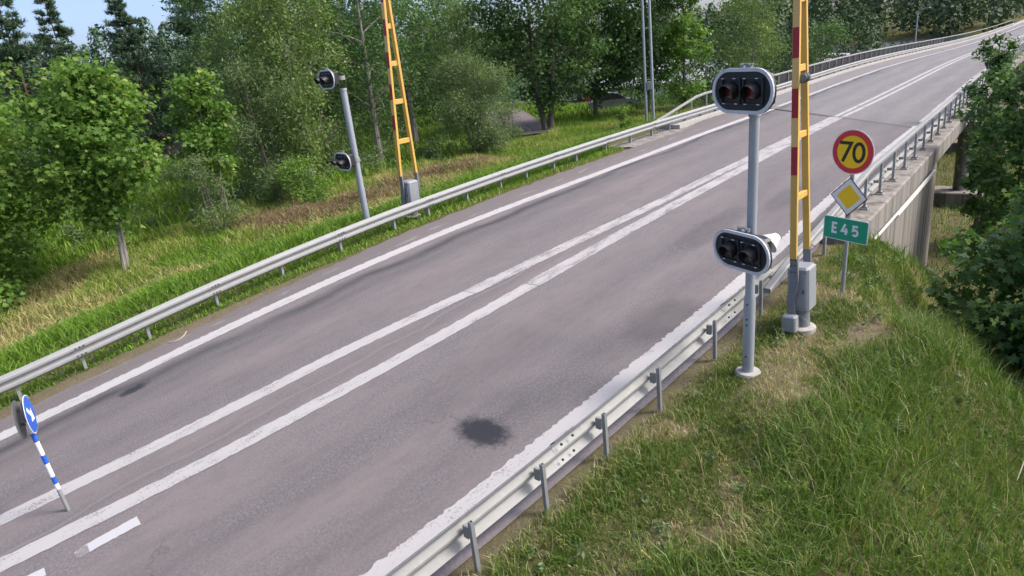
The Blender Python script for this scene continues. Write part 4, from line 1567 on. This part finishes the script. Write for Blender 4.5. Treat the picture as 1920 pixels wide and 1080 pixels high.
def wood_mass(name, spots, seed, leaf, label, cat, per=420, lsz=.55):
    """a wood too far off or too dense to count: one mass of leafy crowns on stems"""
    r = np.random.default_rng(seed)
    Cs, Nn, Sz, Rn = [], [], [], []
    tv, tf = [], []
    for (x, y, h, w) in spots:
        z0 = float(terr(x, y))
        n = int(per * r.uniform(.8, 1.2))
        t = r.uniform(.05, 1, n)
        rad = w * np.sqrt(np.maximum(.02, 1 - t**2.2)) * r.uniform(.25, 1, n)**.5
        a = r.uniform(0, 6.283, n)
        lob = 1 + .3 * np.sin(3 * a + t * 7 + r.uniform(0, 6))
        p = np.stack([x + rad * lob * np.cos(a), y + rad * lob * np.sin(a), z0 + h * t], -1)
        nn = np.stack([np.cos(a), np.sin(a), np.full(n, .7)], -1) + r.normal(0, .5, (n, 3))
        Cs.append(p)
        Nn.append(nn / np.linalg.norm(nn, axis=1)[:, None])
        Sz.append(lsz * r.uniform(.5, 1.3, n) * (h / 12)**.5)
        Rn.append(np.clip(r.beta(2, 2.4, n) + r.uniform(-.2, .2), 0, 1))
        v, f = tube_arrays([(x, y, z0 - .3), (x, y, z0 + h * .8)], [.18, .05], 5)
    C = np.concatenate(Cs)
    V, F = leaves(C, np.concatenate(Nn), np.concatenate(Sz), OVAL, r)
    o = link(name, big_mesh(name, V, F, np.concatenate(Rn)), leaf)
    return tag(o, label, cat, None, 'stuff')


r0 = np.random.default_rng(77)
sp1 = [(r0.uniform(-92, -60), r0.uniform(-4, 46), r0.uniform(8.5, 13.5), r0.uniform(1.6, 2.6)) for _ in range(120)]
sp1 = [(x, y, min(h, 8.6 + .10 * max(0, y - 5) + (h - 8.5) * .25) if y < 26 else h, w) for x, y, h, w in sp1]
wood_mass('pine_wood', sp1, 5, 'needle', 'dense dark pine wood filling the back left', 'wood', 1000, .42)
sp1b = [(r0.uniform(-62, -44), r0.uniform(34, 54), r0.uniform(9, 14), r0.uniform(2, 3.2)) for _ in range(20)]
sp1b += [(r0.uniform(-110, -62), r0.uniform(48, 70), r0.uniform(10, 15), r0.uniform(2.4, 3.6)) for _ in range(26)]
wood_mass('broadleaf_wood', sp1b, 6, 'leaf_dark', 'dark leafy wood behind the far barrier', 'wood', 900, .45)
sp2 = []
for _ in range(760):
    x = r0.uniform(-420, 260)
    y = 268 + 130 * r0.uniform(0, 1)**1.6
    if abs(x - float(FX(y)) + 9.4) < 9:
        continue
    sp2.append((x, y, r0.uniform(13, 22), r0.uniform(3, 6)))
wood_mass('far_shore_wood', sp2, 8, 'far_leaf', 'distant wooded far shore of the lake', 'wood', 170, 1.5)
sp3 = [(r0.uniform(8, 60), r0.uniform(38, 100), r0.uniform(6, 11), r0.uniform(2.2, 4)) for _ in range(60)]
sp3 += [(r0.uniform(3, 14), r0.uniform(48, 98), r0.uniform(5, 8), r0.uniform(1.6, 2.6)) for _ in range(20)]
wood_mass('bridgeside_wood', sp3, 9, 'leaf_dark', 'dark wood below the bridge at the right edge', 'wood', 700, .5)
sp4 = [(r0.uniform(-120, -66), r0.uniform(84, 108), r0.uniform(5, 9), r0.uniform(2, 4)) for _ in range(40)]
sp4 += [(r0.uniform(-60, -24), r0.uniform(66, 98), r0.uniform(6, 9.5), r0.uniform(2, 3.4)) for _ in range(46)]
wood_mass('lakeside_wood', sp4, 10, 'far_leaf', 'lakeside trees beyond the lane and houses', 'wood', 500, .6)

# near trees on the slope right of the bridge
GR_ = 'trees on the slope by the near side of the bridge'
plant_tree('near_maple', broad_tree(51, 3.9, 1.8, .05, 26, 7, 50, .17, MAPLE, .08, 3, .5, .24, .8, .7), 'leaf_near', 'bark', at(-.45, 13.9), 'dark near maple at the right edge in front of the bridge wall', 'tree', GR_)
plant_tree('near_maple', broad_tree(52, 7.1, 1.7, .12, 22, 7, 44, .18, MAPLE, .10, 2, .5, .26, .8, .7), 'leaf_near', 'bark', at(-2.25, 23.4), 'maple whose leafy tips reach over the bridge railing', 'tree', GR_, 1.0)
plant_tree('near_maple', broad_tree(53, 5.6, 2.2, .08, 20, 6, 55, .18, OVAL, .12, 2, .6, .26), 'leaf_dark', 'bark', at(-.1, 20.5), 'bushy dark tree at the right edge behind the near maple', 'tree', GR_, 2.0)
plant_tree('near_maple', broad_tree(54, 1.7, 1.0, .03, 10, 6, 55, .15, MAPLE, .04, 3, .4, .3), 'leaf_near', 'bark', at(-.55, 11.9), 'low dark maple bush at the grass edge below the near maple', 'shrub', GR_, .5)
plant_tree('slope_tree', broad_tree(55, 7.9, .85, .08, 18, 6, 60, .17, OVAL, .09, 1, 0, .30), 'leaf_dark', 'bark', at(-4.05, 29.8), 'narrow dark treetop poking above the bridge railing', 'tree', GR_)
plant_tree('slope_tree', broad_tree(57, 7.2, 2.4, .08, 18, 6, 70, .19, OVAL, .10, 2, .6, .28), 'leaf_dark', 'bark', at(-.6, 31.5), 'wide dark tree behind the narrow treetop at the right edge', 'tree', GR_)
plant_tree('slope_tree', broad_tree(56, 7.5, 3.2, .05, 18, 6, 70, .20, OVAL, .14, 2, .7, .27), 'leaf_dark', 'bark', at(4.6, 10.2), 'broad dark tree just outside the lower right shading the grass', 'tree', GR_)


# ================================================================== GRASS
def blades(name, S, O, hgt, wid, rnd, mat, label, seed, bend=.5, stuff=True):
    r = np.random.default_rng(seed)
    P = rd(S, O)
    x, y = P[:, 0], P[:, 1]
    B = np.stack([x, y, terr(x, y) - .01], -1)
    soft = np.where((O < -17) | (O > -3.3), 1.0, 0.0)
    B[:, 2] += soft * (.05 * np.sin(x * 1.7 + 2 * np.sin(y * .9)) + .04 * np.sin(y * 2.3 + x))
    n = len(B)
    a = r.uniform(0, 6.283, n)
    side = np.stack([np.cos(a), np.sin(a), 0 * a], -1)
    b = r.uniform(0, 6.283, n)
    ln = np.stack([np.cos(b), np.sin(b), 0 * b], -1) * (hgt * bend * r.uniform(.2, 1.3, n))[:, None]
    up = np.array([0, 0, 1.0])
    h = hgt[:, None]
    w = wid[:, None] / 2
    v0 = B - side * w
    v1 = B + side * w
    mid = B + up * h * .58 + ln * .35
    v2 = mid - side * w * .75
    v3 = mid + side * w * .75
    v4 = B + up * h * (1 - .25 * bend) + ln
    V = np.stack([v0, v1, v2, v3, v4], 1).reshape(-1, 3)
    i = np.arange(n)[:, None] * 5
    F = np.concatenate([i + [0, 1, 3], i + [0, 3, 2], i + [2, 3, 4]], 1).reshape(-1, 3)
    me = big_mesh(name, V, F, np.repeat(np.clip(rnd, 0, 1), 3))
    o = link(name, me, mat)
    return tag(o, label, 'grass', None, 'stuff')


r = np.random.default_rng(101)
# near verge: mown strip
n = 120000
S = r.uniform(.5, 15.5, n)
O = r.uniform(-4.06, -1.6, n)
P = rd(S, O)
dr = dryness(P[:, 0], P[:, 1], O, S)
nz = vnoise(P[:, 0], P[:, 1], .55, 1) * .6 + vnoise(P[:, 0], P[:, 1], .2, 2) * .4
edge = np.clip((O + 2.75 + .5 * (nz - .5)) / .5, 0, 1)
keep = r.uniform(0, 1, n) > dr * .75 + .25 * (nz < .35)
hg = (.045 + .075 * nz + .14 * edge * r.uniform(.3, 1, n)) * r.uniform(.6, 1.25, n)
hg *= np.where((O < -3.45) & (S < 6), 1.7, 1.0)
rn = np.clip(r.beta(2, 2, n) * .72 + .22 * (nz - .5) + .62 * dr + np.where(r.uniform(0, 1, n) < .24, .42, 0), 0, 1)
k = keep
blades('mown_grass', S[k], O[k], hg[k], r.uniform(.006, .013, n)[k], rn[k], 'grass', 'short patchy grass with dry spots on the near verge', 11, .75)
# near verge: tall lush grass down the slope
n = 120000
S = r.uniform(.5, 22, n)
O = r.uniform(-2.75, 3.2, n)**1.0
P = rd(S, O)
nz = vnoise(P[:, 0], P[:, 1], .8, 3) * .65 + vnoise(P[:, 0], P[:, 1], .25, 4) * .35
k = (O + .8 * (nz - .5) > -2.45) & (r.uniform(0, 1, n) < .35 + .65 * np.clip((9 - (S - 4) * .35) / 9, .3, 1))
hg = (.13 + .30 * nz) * r.uniform(.5, 1.3, n)
rn = np.clip(r.beta(2, 2.3, n) * .72 + .35 * (nz - .5) + np.where(r.uniform(0, 1, n) < .05, .5, 0), 0, 1)
blades('tall_grass', S[k], O[k], hg[k], r.uniform(.007, .015, n)[k], rn[k], 'grass', 'lush tall grass covering the near slope at lower right', 12, .8)
# seed stalks standing out of it
n = 2600
S = r.uniform(.5, 14, n)
O = r.uniform(-3.9, 2.5, n)
k = (r.uniform(0, 1, n) < np.where(O > -2.5, 1, .35))
blades('grass_stalks', S[k], O[k], r.uniform(.25, .55, n)[k], np.full(n, .006)[k], r.uniform(.86, 1, n)[k], 'grass', 'pale seed stalks standing in the near grass', 13, .8)
# slope beside the wing wall and under the bridge
n = 60000
S = r.uniform(11, 60, n)
O = r.uniform(-16, 3, n)
k = ((O > -3.7) | (S > 24.2)) & (r.uniform(0, 1, n) < .9)
blades('slope_grass', S[k], O[k], r.uniform(.10, .40, n)[k], r.uniform(.015, .03, n)[k], np.clip(r.beta(2, 2, n) * .8, 0, 1)[k], 'grass', 'grass on the slope beside and under the bridge', 14, .6)
# far bank behind the far guardrail
n = 190000
S = r.uniform(-6, 50, n)
O = -14.0 - 17 * r.uniform(0, 1, n)**1.25
P = rd(S, O)
nz = vnoise(P[:, 0], P[:, 1], 1.6, 5) * .6 + vnoise(P[:, 0], P[:, 1], .5, 6) * .4
dr = dryness(P[:, 0], P[:, 1], O, S)
k = (O < OL(S) - .15 - .25 * nz) & (r.uniform(0, 1, n) > .5 * np.clip(dr, 0, 1)) & ~((S > 29) & (O > -15.7)) & (seg_d(P[:, 0], P[:, 1], LANE) > 1.8)
hg = (.14 + .26 * nz) * r.uniform(.5, 1.3, n) * np.where(O > -14.9, .5, 1.0) * np.where(O < -22, 1.3, 1)
rn = np.clip(r.beta(2, 2.2, n) * .70 + .30 * (nz - .5) + .8 * dr + .22 * np.clip(1 - np.abs(O + 14.3) / .5, 0, 1) + np.clip((-O - 18.5) / 14, 0, .30) * (.4 + 1.2 * (vnoise(P[:, 0], P[:, 1], 2.2, 9) > .45)), 0, 1)
blades('bank_grass', S[k], O[k], hg[k], r.uniform(.016, .034, n)[k], rn[k], 'grass_left', 'bright green grass on the bank behind the far guardrail', 15, .7)
# dry brown grass heap behind the far barrier
n = 26000
t = r.uniform(0, 1, n) * (len(DRY_PATH) - 1)
i = np.minimum(t.astype(int), len(DRY_PATH) - 2)
dp = np.array(DRY_PATH)
xy = dp[i] + (dp[i + 1] - dp[i]) * (t - i)[:, None] + r.normal(0, .75, (n, 2))
S, O = to_so(xy[:, 0], xy[:, 1])
blades('dry_grass', S, O, r.uniform(.15, .5, n), r.uniform(.015, .03, n), r.beta(2, 2, n), 'grass_dry', 'strip of brown dry grass behind the far barrier and signal pole', 16, 1.0)
# far meadow and scrubby undergrowth below the trees
n = 60000
S = r.uniform(-5, 75, n)
O = r.uniform(-70, -29, n)
P = rd(S, O)
k = seg_d(P[:, 0], P[:, 1], LANE) > 2.1
blades('meadow_grass', S[k], O[k], r.uniform(.3, .8, n)[k], r.uniform(.05, .10, n)[k], np.clip(r.beta(2, 2.5, n) * .9, 0, 1)[k], 'grass_left', 'rough grass under the trees beyond the bank', 17, .6)


# ================================================================== UNDERGROWTH, LANE AND FAR THINGS
def undergrowth(name, spots, seed, leaf, label, per=160, lsz=.16):
    r = np.random.default_rng(seed)
    Cs, Nn, Sz, Rn = [], [], [], []
    for (x, y, h, w) in spots:
        z0 = float(terr(x, y))
        n = int(per * r.uniform(.6, 1.4))
        a = r.uniform(0, 6.283, n)
        q = r.uniform(0, 1, n)
        rad = w * np.sqrt(r.uniform(0, 1, n)) * (1 - .6 * q)
        Cs.append(np.stack([x + rad * np.cos(a), y + rad * np.sin(a), z0 + .05 + h * q], -1))
        nn = np.stack([np.cos(a) * .5, np.sin(a) * .5, np.full(n, .8)], -1) + r.normal(0, .5, (n, 3))
        Nn.append(nn / np.linalg.norm(nn, axis=1)[:, None])
        Sz.append(lsz * r.uniform(.5, 1.4, n))
        Rn.append(np.clip(r.beta(2, 2.4, n) + r.uniform(-.15, .15), 0, 1))
    V, F = leaves(np.concatenate(Cs), np.concatenate(Nn), np.concatenate(Sz), OVAL, r)
    return tag(link(name, big_mesh(name, V, F, np.concatenate(Rn)), leaf), label, 'undergrowth', None, 'stuff')


ru = np.random.default_rng(55)
us = [(ru.uniform(-36, -29.5), ru.uniform(0, 30), ru.uniform(.4, 1.3), ru.uniform(.5, 1.1)) for _ in range(90)]
us += [(ru.uniform(-50, -36), ru.uniform(0, 40), ru.uniform(.6, 2.2), ru.uniform(.7, 1.6)) for _ in range(90)]
undergrowth('undergrowth', us, 1, 'leaf_grey', 'low leafy undergrowth below the trees beyond the bank')
ws = []
for _ in range(170):
    p = rd(ru.uniform(2, 14), ru.uniform(-3.8, .5))
    ws.append((p[0], p[1], ru.uniform(.05, .16), ru.uniform(.06, .16)))
undergrowth('verge_weeds', ws, 4, 'leaf_grey', 'small broad-leaved weeds scattered through the near verge grass', 26, .055)
ws = []
for _ in range(260):
    p = rd(ru.uniform(-3, 40), ru.uniform(-29, -16.5))
    ws.append((p[0], p[1], ru.uniform(.2, .55), ru.uniform(.15, .45)))
undergrowth('bank_weeds', ws, 5, 'leaf_birch', 'leafy weeds dotted over the far bank', 40, .09)
us = [(ru.uniform(-40, -24), ru.uniform(50, 70), ru.uniform(.8, 3.0), ru.uniform(.8, 1.8)) for _ in range(60)]
undergrowth('lakeside_scrub', us, 2, 'leaf_dark', 'scrub below the trees beyond the far bridge railing', 220, .2)
us = [(ru.uniform(-.5, 5), ru.uniform(13, 34), ru.uniform(.5, 1.8), ru.uniform(.5, 1.2)) for _ in range(60)]
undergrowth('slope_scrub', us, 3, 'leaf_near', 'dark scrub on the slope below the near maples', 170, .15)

# the lane under the trees
lp = np.array(LANE)
tt = np.linspace(0, len(lp) - 1, 60)
fxl = nspline(np.arange(len(lp)) * 1.0, lp[:, 0])
fyl = nspline(np.arange(len(lp)) * 1.0, lp[:, 1])
cx, cy = fxl(tt), fyl(tt)
dxl, dyl = np.gradient(cx), np.gradient(cy)
ll = np.hypot(dxl, dyl)
P = np.zeros((60, 7, 3))
UV = np.zeros((60, 7, 2))
for j, w in enumerate(np.linspace(-2.0, 2.0, 7)):
    P[:, j, 0] = cx - dyl / ll * w
    P[:, j, 1] = cy + dxl / ll * w
    P[:, j, 2] = terr(P[:, j, 0], P[:, j, 1]) + .10
    UV[:, j, 0] = w - 8.2
    UV[:, j, 1] = tt * 8 + 50
lane = tag(grid_mesh('lane', P, UV, 'asphalt_lane', flip=False), kind='structure')

# twin-post utility pole
up = empty('utility_pole', at(-24.9, 41.2))
tag(up, 'tall twin-post steel utility pole with crossbar and box behind the far guardrail', 'utility pole')
rx = Vector((.745, .667, 0))
for sx in (-.24, .24):
    MB().tube([rx * sx + Vector((0, 0, -.3)), rx * sx * .92 + Vector((0, 0, 10.0))], [.105, .085], 10).build('post', 'pole_paint', up, True)
for z in (2.95, 6.2, 9.4):
    MB().box((0, 0, z), (.44, .08, .08), Matrix.Rotation(math.atan2(rx.y, rx.x), 3, 'Z'), .01).build('crossbar', 'rail_alu', up)
MB().box((0, 0, 2.55), (.32, .28, .55), Matrix.Rotation(math.atan2(rx.y, rx.x), 3, 'Z'), .03).build('switch_box', 'grey_arm', up)
MB().tube([(rx * -1.4 + Vector((0, 0, 9.7))), (rx * 1.4 + Vector((0, 0, 9.7)))], .06, 8).build('crossarm', 'galv', up, True)


# parked car
def car(loc, rz, label, mat):
    e = empty('parked_car', loc, rz)
    tag(e, label, 'car')
    prof = [(-2.1, .35), (-2.15, .62), (-2.0, .88), (-1.2, .95), (1.05, .93), (1.85, .82), (2.12, .62), (2.12, .35), (1.75, .25), (-1.75, .25)]
    MB().prism(prof, (0, -.86, 0), (1, 0, 0), (0, 0, 1), (0, 1, 0), 1.72).build('body', mat, e)
    cab = [(-1.75, .90), (-1.35, 1.36), (-.2, 1.46), (.45, 1.36), (1.15, .92)]
    c = MB()
    n = len(cab)
    V = [(x, -.82 if z < 1 else -.62, z) for x, z in cab] + [(x, .82 if z < 1 else .62, z) for x, z in cab]
    c.add(V, [tuple(range(n - 1, -1, -1)), tuple(range(n, 2 * n))] + [(i, i + 1, n + i + 1, n + i) for i in range(n - 1)])
    cb = c.build('windows', 'car_glass', e)
    MB().prism([(-1.33, 1.365), (-.2, 1.465), (.44, 1.365), (.44, 1.40), (-.2, 1.50), (-1.33, 1.40)], (0, -.61, 0), (1, 0, 0), (0, 0, 1), (0, 1, 0), 1.22).build('roof', mat, e)
    for x in (-1.3, 1.35):
        for y in (-.80, .80):
            w = MB().tube([(x, y - .1, .31), (x, y + .1, .31)], .31, 18).build('wheel', 'tyre', e, True)
            MB().tube([(x, y - .108, .31), (x, y + .108, .31)], .18, 14).build('rim', 'galv', w, True)
    for y in (-.62, .62):
        MB().box((2.09, y, .66), (.10, .36, .15), None, .03).build('headlight', 'sign_white', e)
        MB().box((-2.08, y, .72), (.10, .30, .18), None, .03).build('tail_light', 'red_band', e)
    return e


car(at(-34.2, 50.6, .02), math.radians(38), 'silver-grey car parked under the dark maples beside the lane', 'car_paint')


def house(loc, rz, w, d, h, rh, wall, roof, label):
    e = empty('house', loc, rz)
    tag(e, label, 'house')
    wl = MB()
    wl.prism([(-d / 2, -.6), (d / 2, -.6), (d / 2, h), (0, h + rh), (-d / 2, h)], (-w / 2, 0, 0), (0, 1, 0), (0, 0, 1), (1, 0, 0), w)
    wl.build('wall', wall, e)
    sl = math.hypot(d / 2 + .5, rh * (d / 2 + .5) / (d / 2))
    an = math.atan2(rh, d / 2)
    rf = None
    for sy in (-1, 1):
        R_ = Matrix.Rotation(-sy * an, 3, 'X')
        c = Vector((0, sy * (d / 2 + .5) / 2, h + rh - rh * (d / 2 + .5) / d + .1))
        rf = MB().box(c, (w + .8, sl, .14), R_).build('roof', roof, e)
    MB().box((w * .2, 0, h + rh + .25), (.7, .6, 1.1)).build('chimney', 'dark_roof', rf)
    for sy in (-1, 1):
        for x in np.arange(-w / 2 + 1.3, w / 2 - .8, 2.3):
            f = MB().box((x, sy * (d / 2 + .02), h * .58), (1.15, .08, 1.3)).build('window', 'sign_white', e)
            MB().box((x, sy * (d / 2 + .055), h * .58), (.95, .04, 1.1)).build('pane', 'window', f)
    for y in (-d * .22, d * .22):
        for sx in (-1, 1):
            f = MB().box((sx * (w / 2 + .02), y, h * .58), (.08, 1.1, 1.3)).build('window', 'sign_white', e)
            MB().box((sx * (w / 2 + .055), y, h * .58), (.04, .9, 1.1)).build('pane', 'window', f)
    MB().box((w / 2 - .7, -(d / 2 + .02), 1.0), (.95, .09, 2.0)).build('door', 'dark_roof', e)
    return e


house(at(-46.5, 76.0), math.radians(30), 11, 7, 3.0, 2.0, 'white_wall', 'grey_roof', 'white house with a grey roof glimpsed between the maple leaves')
house(at(-46.0, 93.0, 0), math.radians(20), 9, 6.5, 3.2, 2.2, 'grey_wall', 'grey_roof', 'grey house with a pale roof right of the utility pole')
house(at(-62, 90), math.radians(50), 8, 6, 2.8, 2.0, 'red_wall', 'dark_roof', 'small red house far behind the dark maples')


# jetties and boats on the lake beyond the far railing
def jetty(loc, rz, ln, w, label, mat, edge):
    e = empty('jetty', loc, rz)
    tag(e, label, 'jetty')
    nb = int(ln / 2)
    for i in range(nb):
        MB().box((-ln / 2 + (i + .5) * ln / nb, 0, .5), (ln / nb - .06, w, .3), None, .02).build('deck_bay', mat, e)
    MB().box((0, -w / 2 - .08, .52), (ln, .12, .42)).build('fender_board', edge, e)
    for i in range(0, nb + 1, 3):
        MB().tube([(-ln / 2 + i * ln / nb, w / 2 + .12, -2), (-ln / 2 + i * ln / nb, w / 2 + .12, 1.3)], .12, 8).build('pile', 'timber', e, True)
    return e


jetty((-66, 203, -5.9), math.radians(-44), 26, 4.0, 'far pale jetty with white edge on the lake', 'concrete_pale', 'white_wall')
jetty((-51, 165, -5.9), math.radians(-32), 26, 3.4, 'long dark grey jetty beyond the far bridge railing', 'timber', 'timber')
jetty((-52, 152, -5.9), math.radians(-36), 15, 2.6, 'nearest short grey jetty beyond the far bridge railing', 'timber', 'white_wall')


def boat(loc, rz, ln, label, hull):
    e = empty('motorboat', loc, rz)
    tag(e, label, 'boat', 'moored motorboats')
    secs = [(-.5, .34, .0), (-.2, .38, 0), (.15, .34, .02), (.38, .2, .08), (.5, .02, .2)]
    V = []
    for t, hw, k in secs:
        V += [(t * ln, -hw * ln * .42, .75 + k), (t * ln, -hw * ln * .30, 0), (t * ln, hw * ln * .30, 0), (t * ln, hw * ln * .42, .75 + k)]
    F = []
    for i in range(len(secs) - 1):
        for j in range(3):
            F.append((i * 4 + j, i * 4 + j + 1, i * 4 + 5 + j, i * 4 + 4 + j))
        F.append((i * 4 + 3, i * 4, i * 4 + 4, i * 4 + 7))
    F += [(0, 3, 2, 1)]
    MB().add(V, F).build('hull', hull, e)
    c = MB().prism([(-.25 * ln, .75), (-.22 * ln, 1.55), (.05 * ln, 1.55), (.2 * ln, .8)], (0, -.2 * ln * .42 * 1.6, 0), (1, 0, 0), (0, 0, 1), (0, 1, 0), .4 * ln * .42 * 1.6).build('cabin', 'white_wall', e)
    MB().box((-.08 * ln, 0, 1.3), (.24 * ln, .41 * ln * .42 * 1.6 + .02, .3)).build('cabin_window', 'window', c)
    return e


boat((-58, 176, -5.9), math.radians(60), 6.5, 'white motorboat moored beside the long dark grey jetty', 'white_wall')
boat((-51, 173, -5.9), math.radians(58), 5.5, 'dark-hulled motorboat moored beside the long dark grey jetty', 'dark_roof')
boat((-72, 213, -5.9), math.radians(55), 6.0, 'grey motorboat behind the far pale jetty', 'grey_wall')

def boulder(loc, size, label, seed, mat='rock'):
    r = np.random.default_rng(seed)
    import bmesh
    bm = bmesh.new()
    bmesh.ops.create_icosphere(bm, subdivisions=3, radius=1)
    pl = r.normal(size=(9, 3))
    pl /= np.linalg.norm(pl, axis=1)[:, None]
    for v in bm.verts:
        p = np.array(v.co)
        for q in pl:
            d = p @ q - .72
            if d > 0:
                p = p - q * d * .9
        v.co = p * np.array(size) * (1 + .04 * r.normal())
    me = bpy.data.meshes.new('boulder')
    bm.to_mesh(me)
    bm.free()
    o = link('boulder', me, mat)
    o.location = loc
    return tag(o, label, 'boulder')


M['rock'] = plain('grey_granite', (.24, .235, .23), .85, 0, .25, 1.5, ((.10, .10, .09), .6), .5)
boulder(at(-60.5, 22.4, .8), (2.2, 1.8, 1.7), 'large grey boulder in the clearing right of the forked maple', 3)
boulder(at(-57.5, 20.6, .3), (1.2, 1.0, .9), 'smaller grey boulder beside the large boulder in the clearing', 4)

# slim lamp post beyond the far railing
lamp = empty('lamp_post', rd(112, -19.0) * np.array([1, 1, 0]) + np.array([0, 0, -6.5]))
tag(lamp, 'slim grey lamp post rising beyond the far bridge railing', 'lamp post')
MB().tube([(0, 0, 0), (0, 0, 10.5)], [.11, .07], 10).build('pole', 'pole_paint', lamp, True)
MB().tube([(0, 0, 10.4), (.5, -.3, 10.8), (1.1, -.6, 10.9)], [.05, .045, .04], 8).build('arm', 'pole_paint', lamp, True)
MB().box((1.35, -.74, 10.88), (.6, .25, .12), Matrix.Rotation(-.5, 3, 'Z'), .03).build('lamp_head', 'grey_paint', lamp)

# ================================================================== small things
st = MB().tube([(-.30, .10, .02), (-.05, .0, .035), (.12, -.08, .03), (.13, -.14, .01)], [.012, .012, .011, .008], 6).build('fallen_stalk', 'straw_stick', None, True)
st.location = gp(4.0, -2.62) + Vector((0, 0, .05))
tag(st, 'bent straw-yellow stalk lying on the near mown grass', 'stalk')
cs = MB().tube([rd(3.0 + .05 * i, -13.22 - .012 * (i - 4)**2 * .4, .012) for i in range(12)], [.012] * 12, 6).build('curved_strip', 'pale_stick', None, True)
tag(cs, 'thin pale curved strip lying on the far asphalt shoulder', 'debris')
bs_ = MB().tube([gp(8.9, -.75) + Vector((0, 0, .05)), gp(8.6, -.62) + Vector((0, 0, .40)), gp(8.1, -.58) + Vector((0, 0, .52)), gp(7.6, -.60) + Vector((0, 0, .40))], [.008, .008, .007, .004], 6).build('bent_stem', 'pale_stick', None, True)
tag(bs_, 'pale arching dead stem in the tall grass at the right', 'stem')
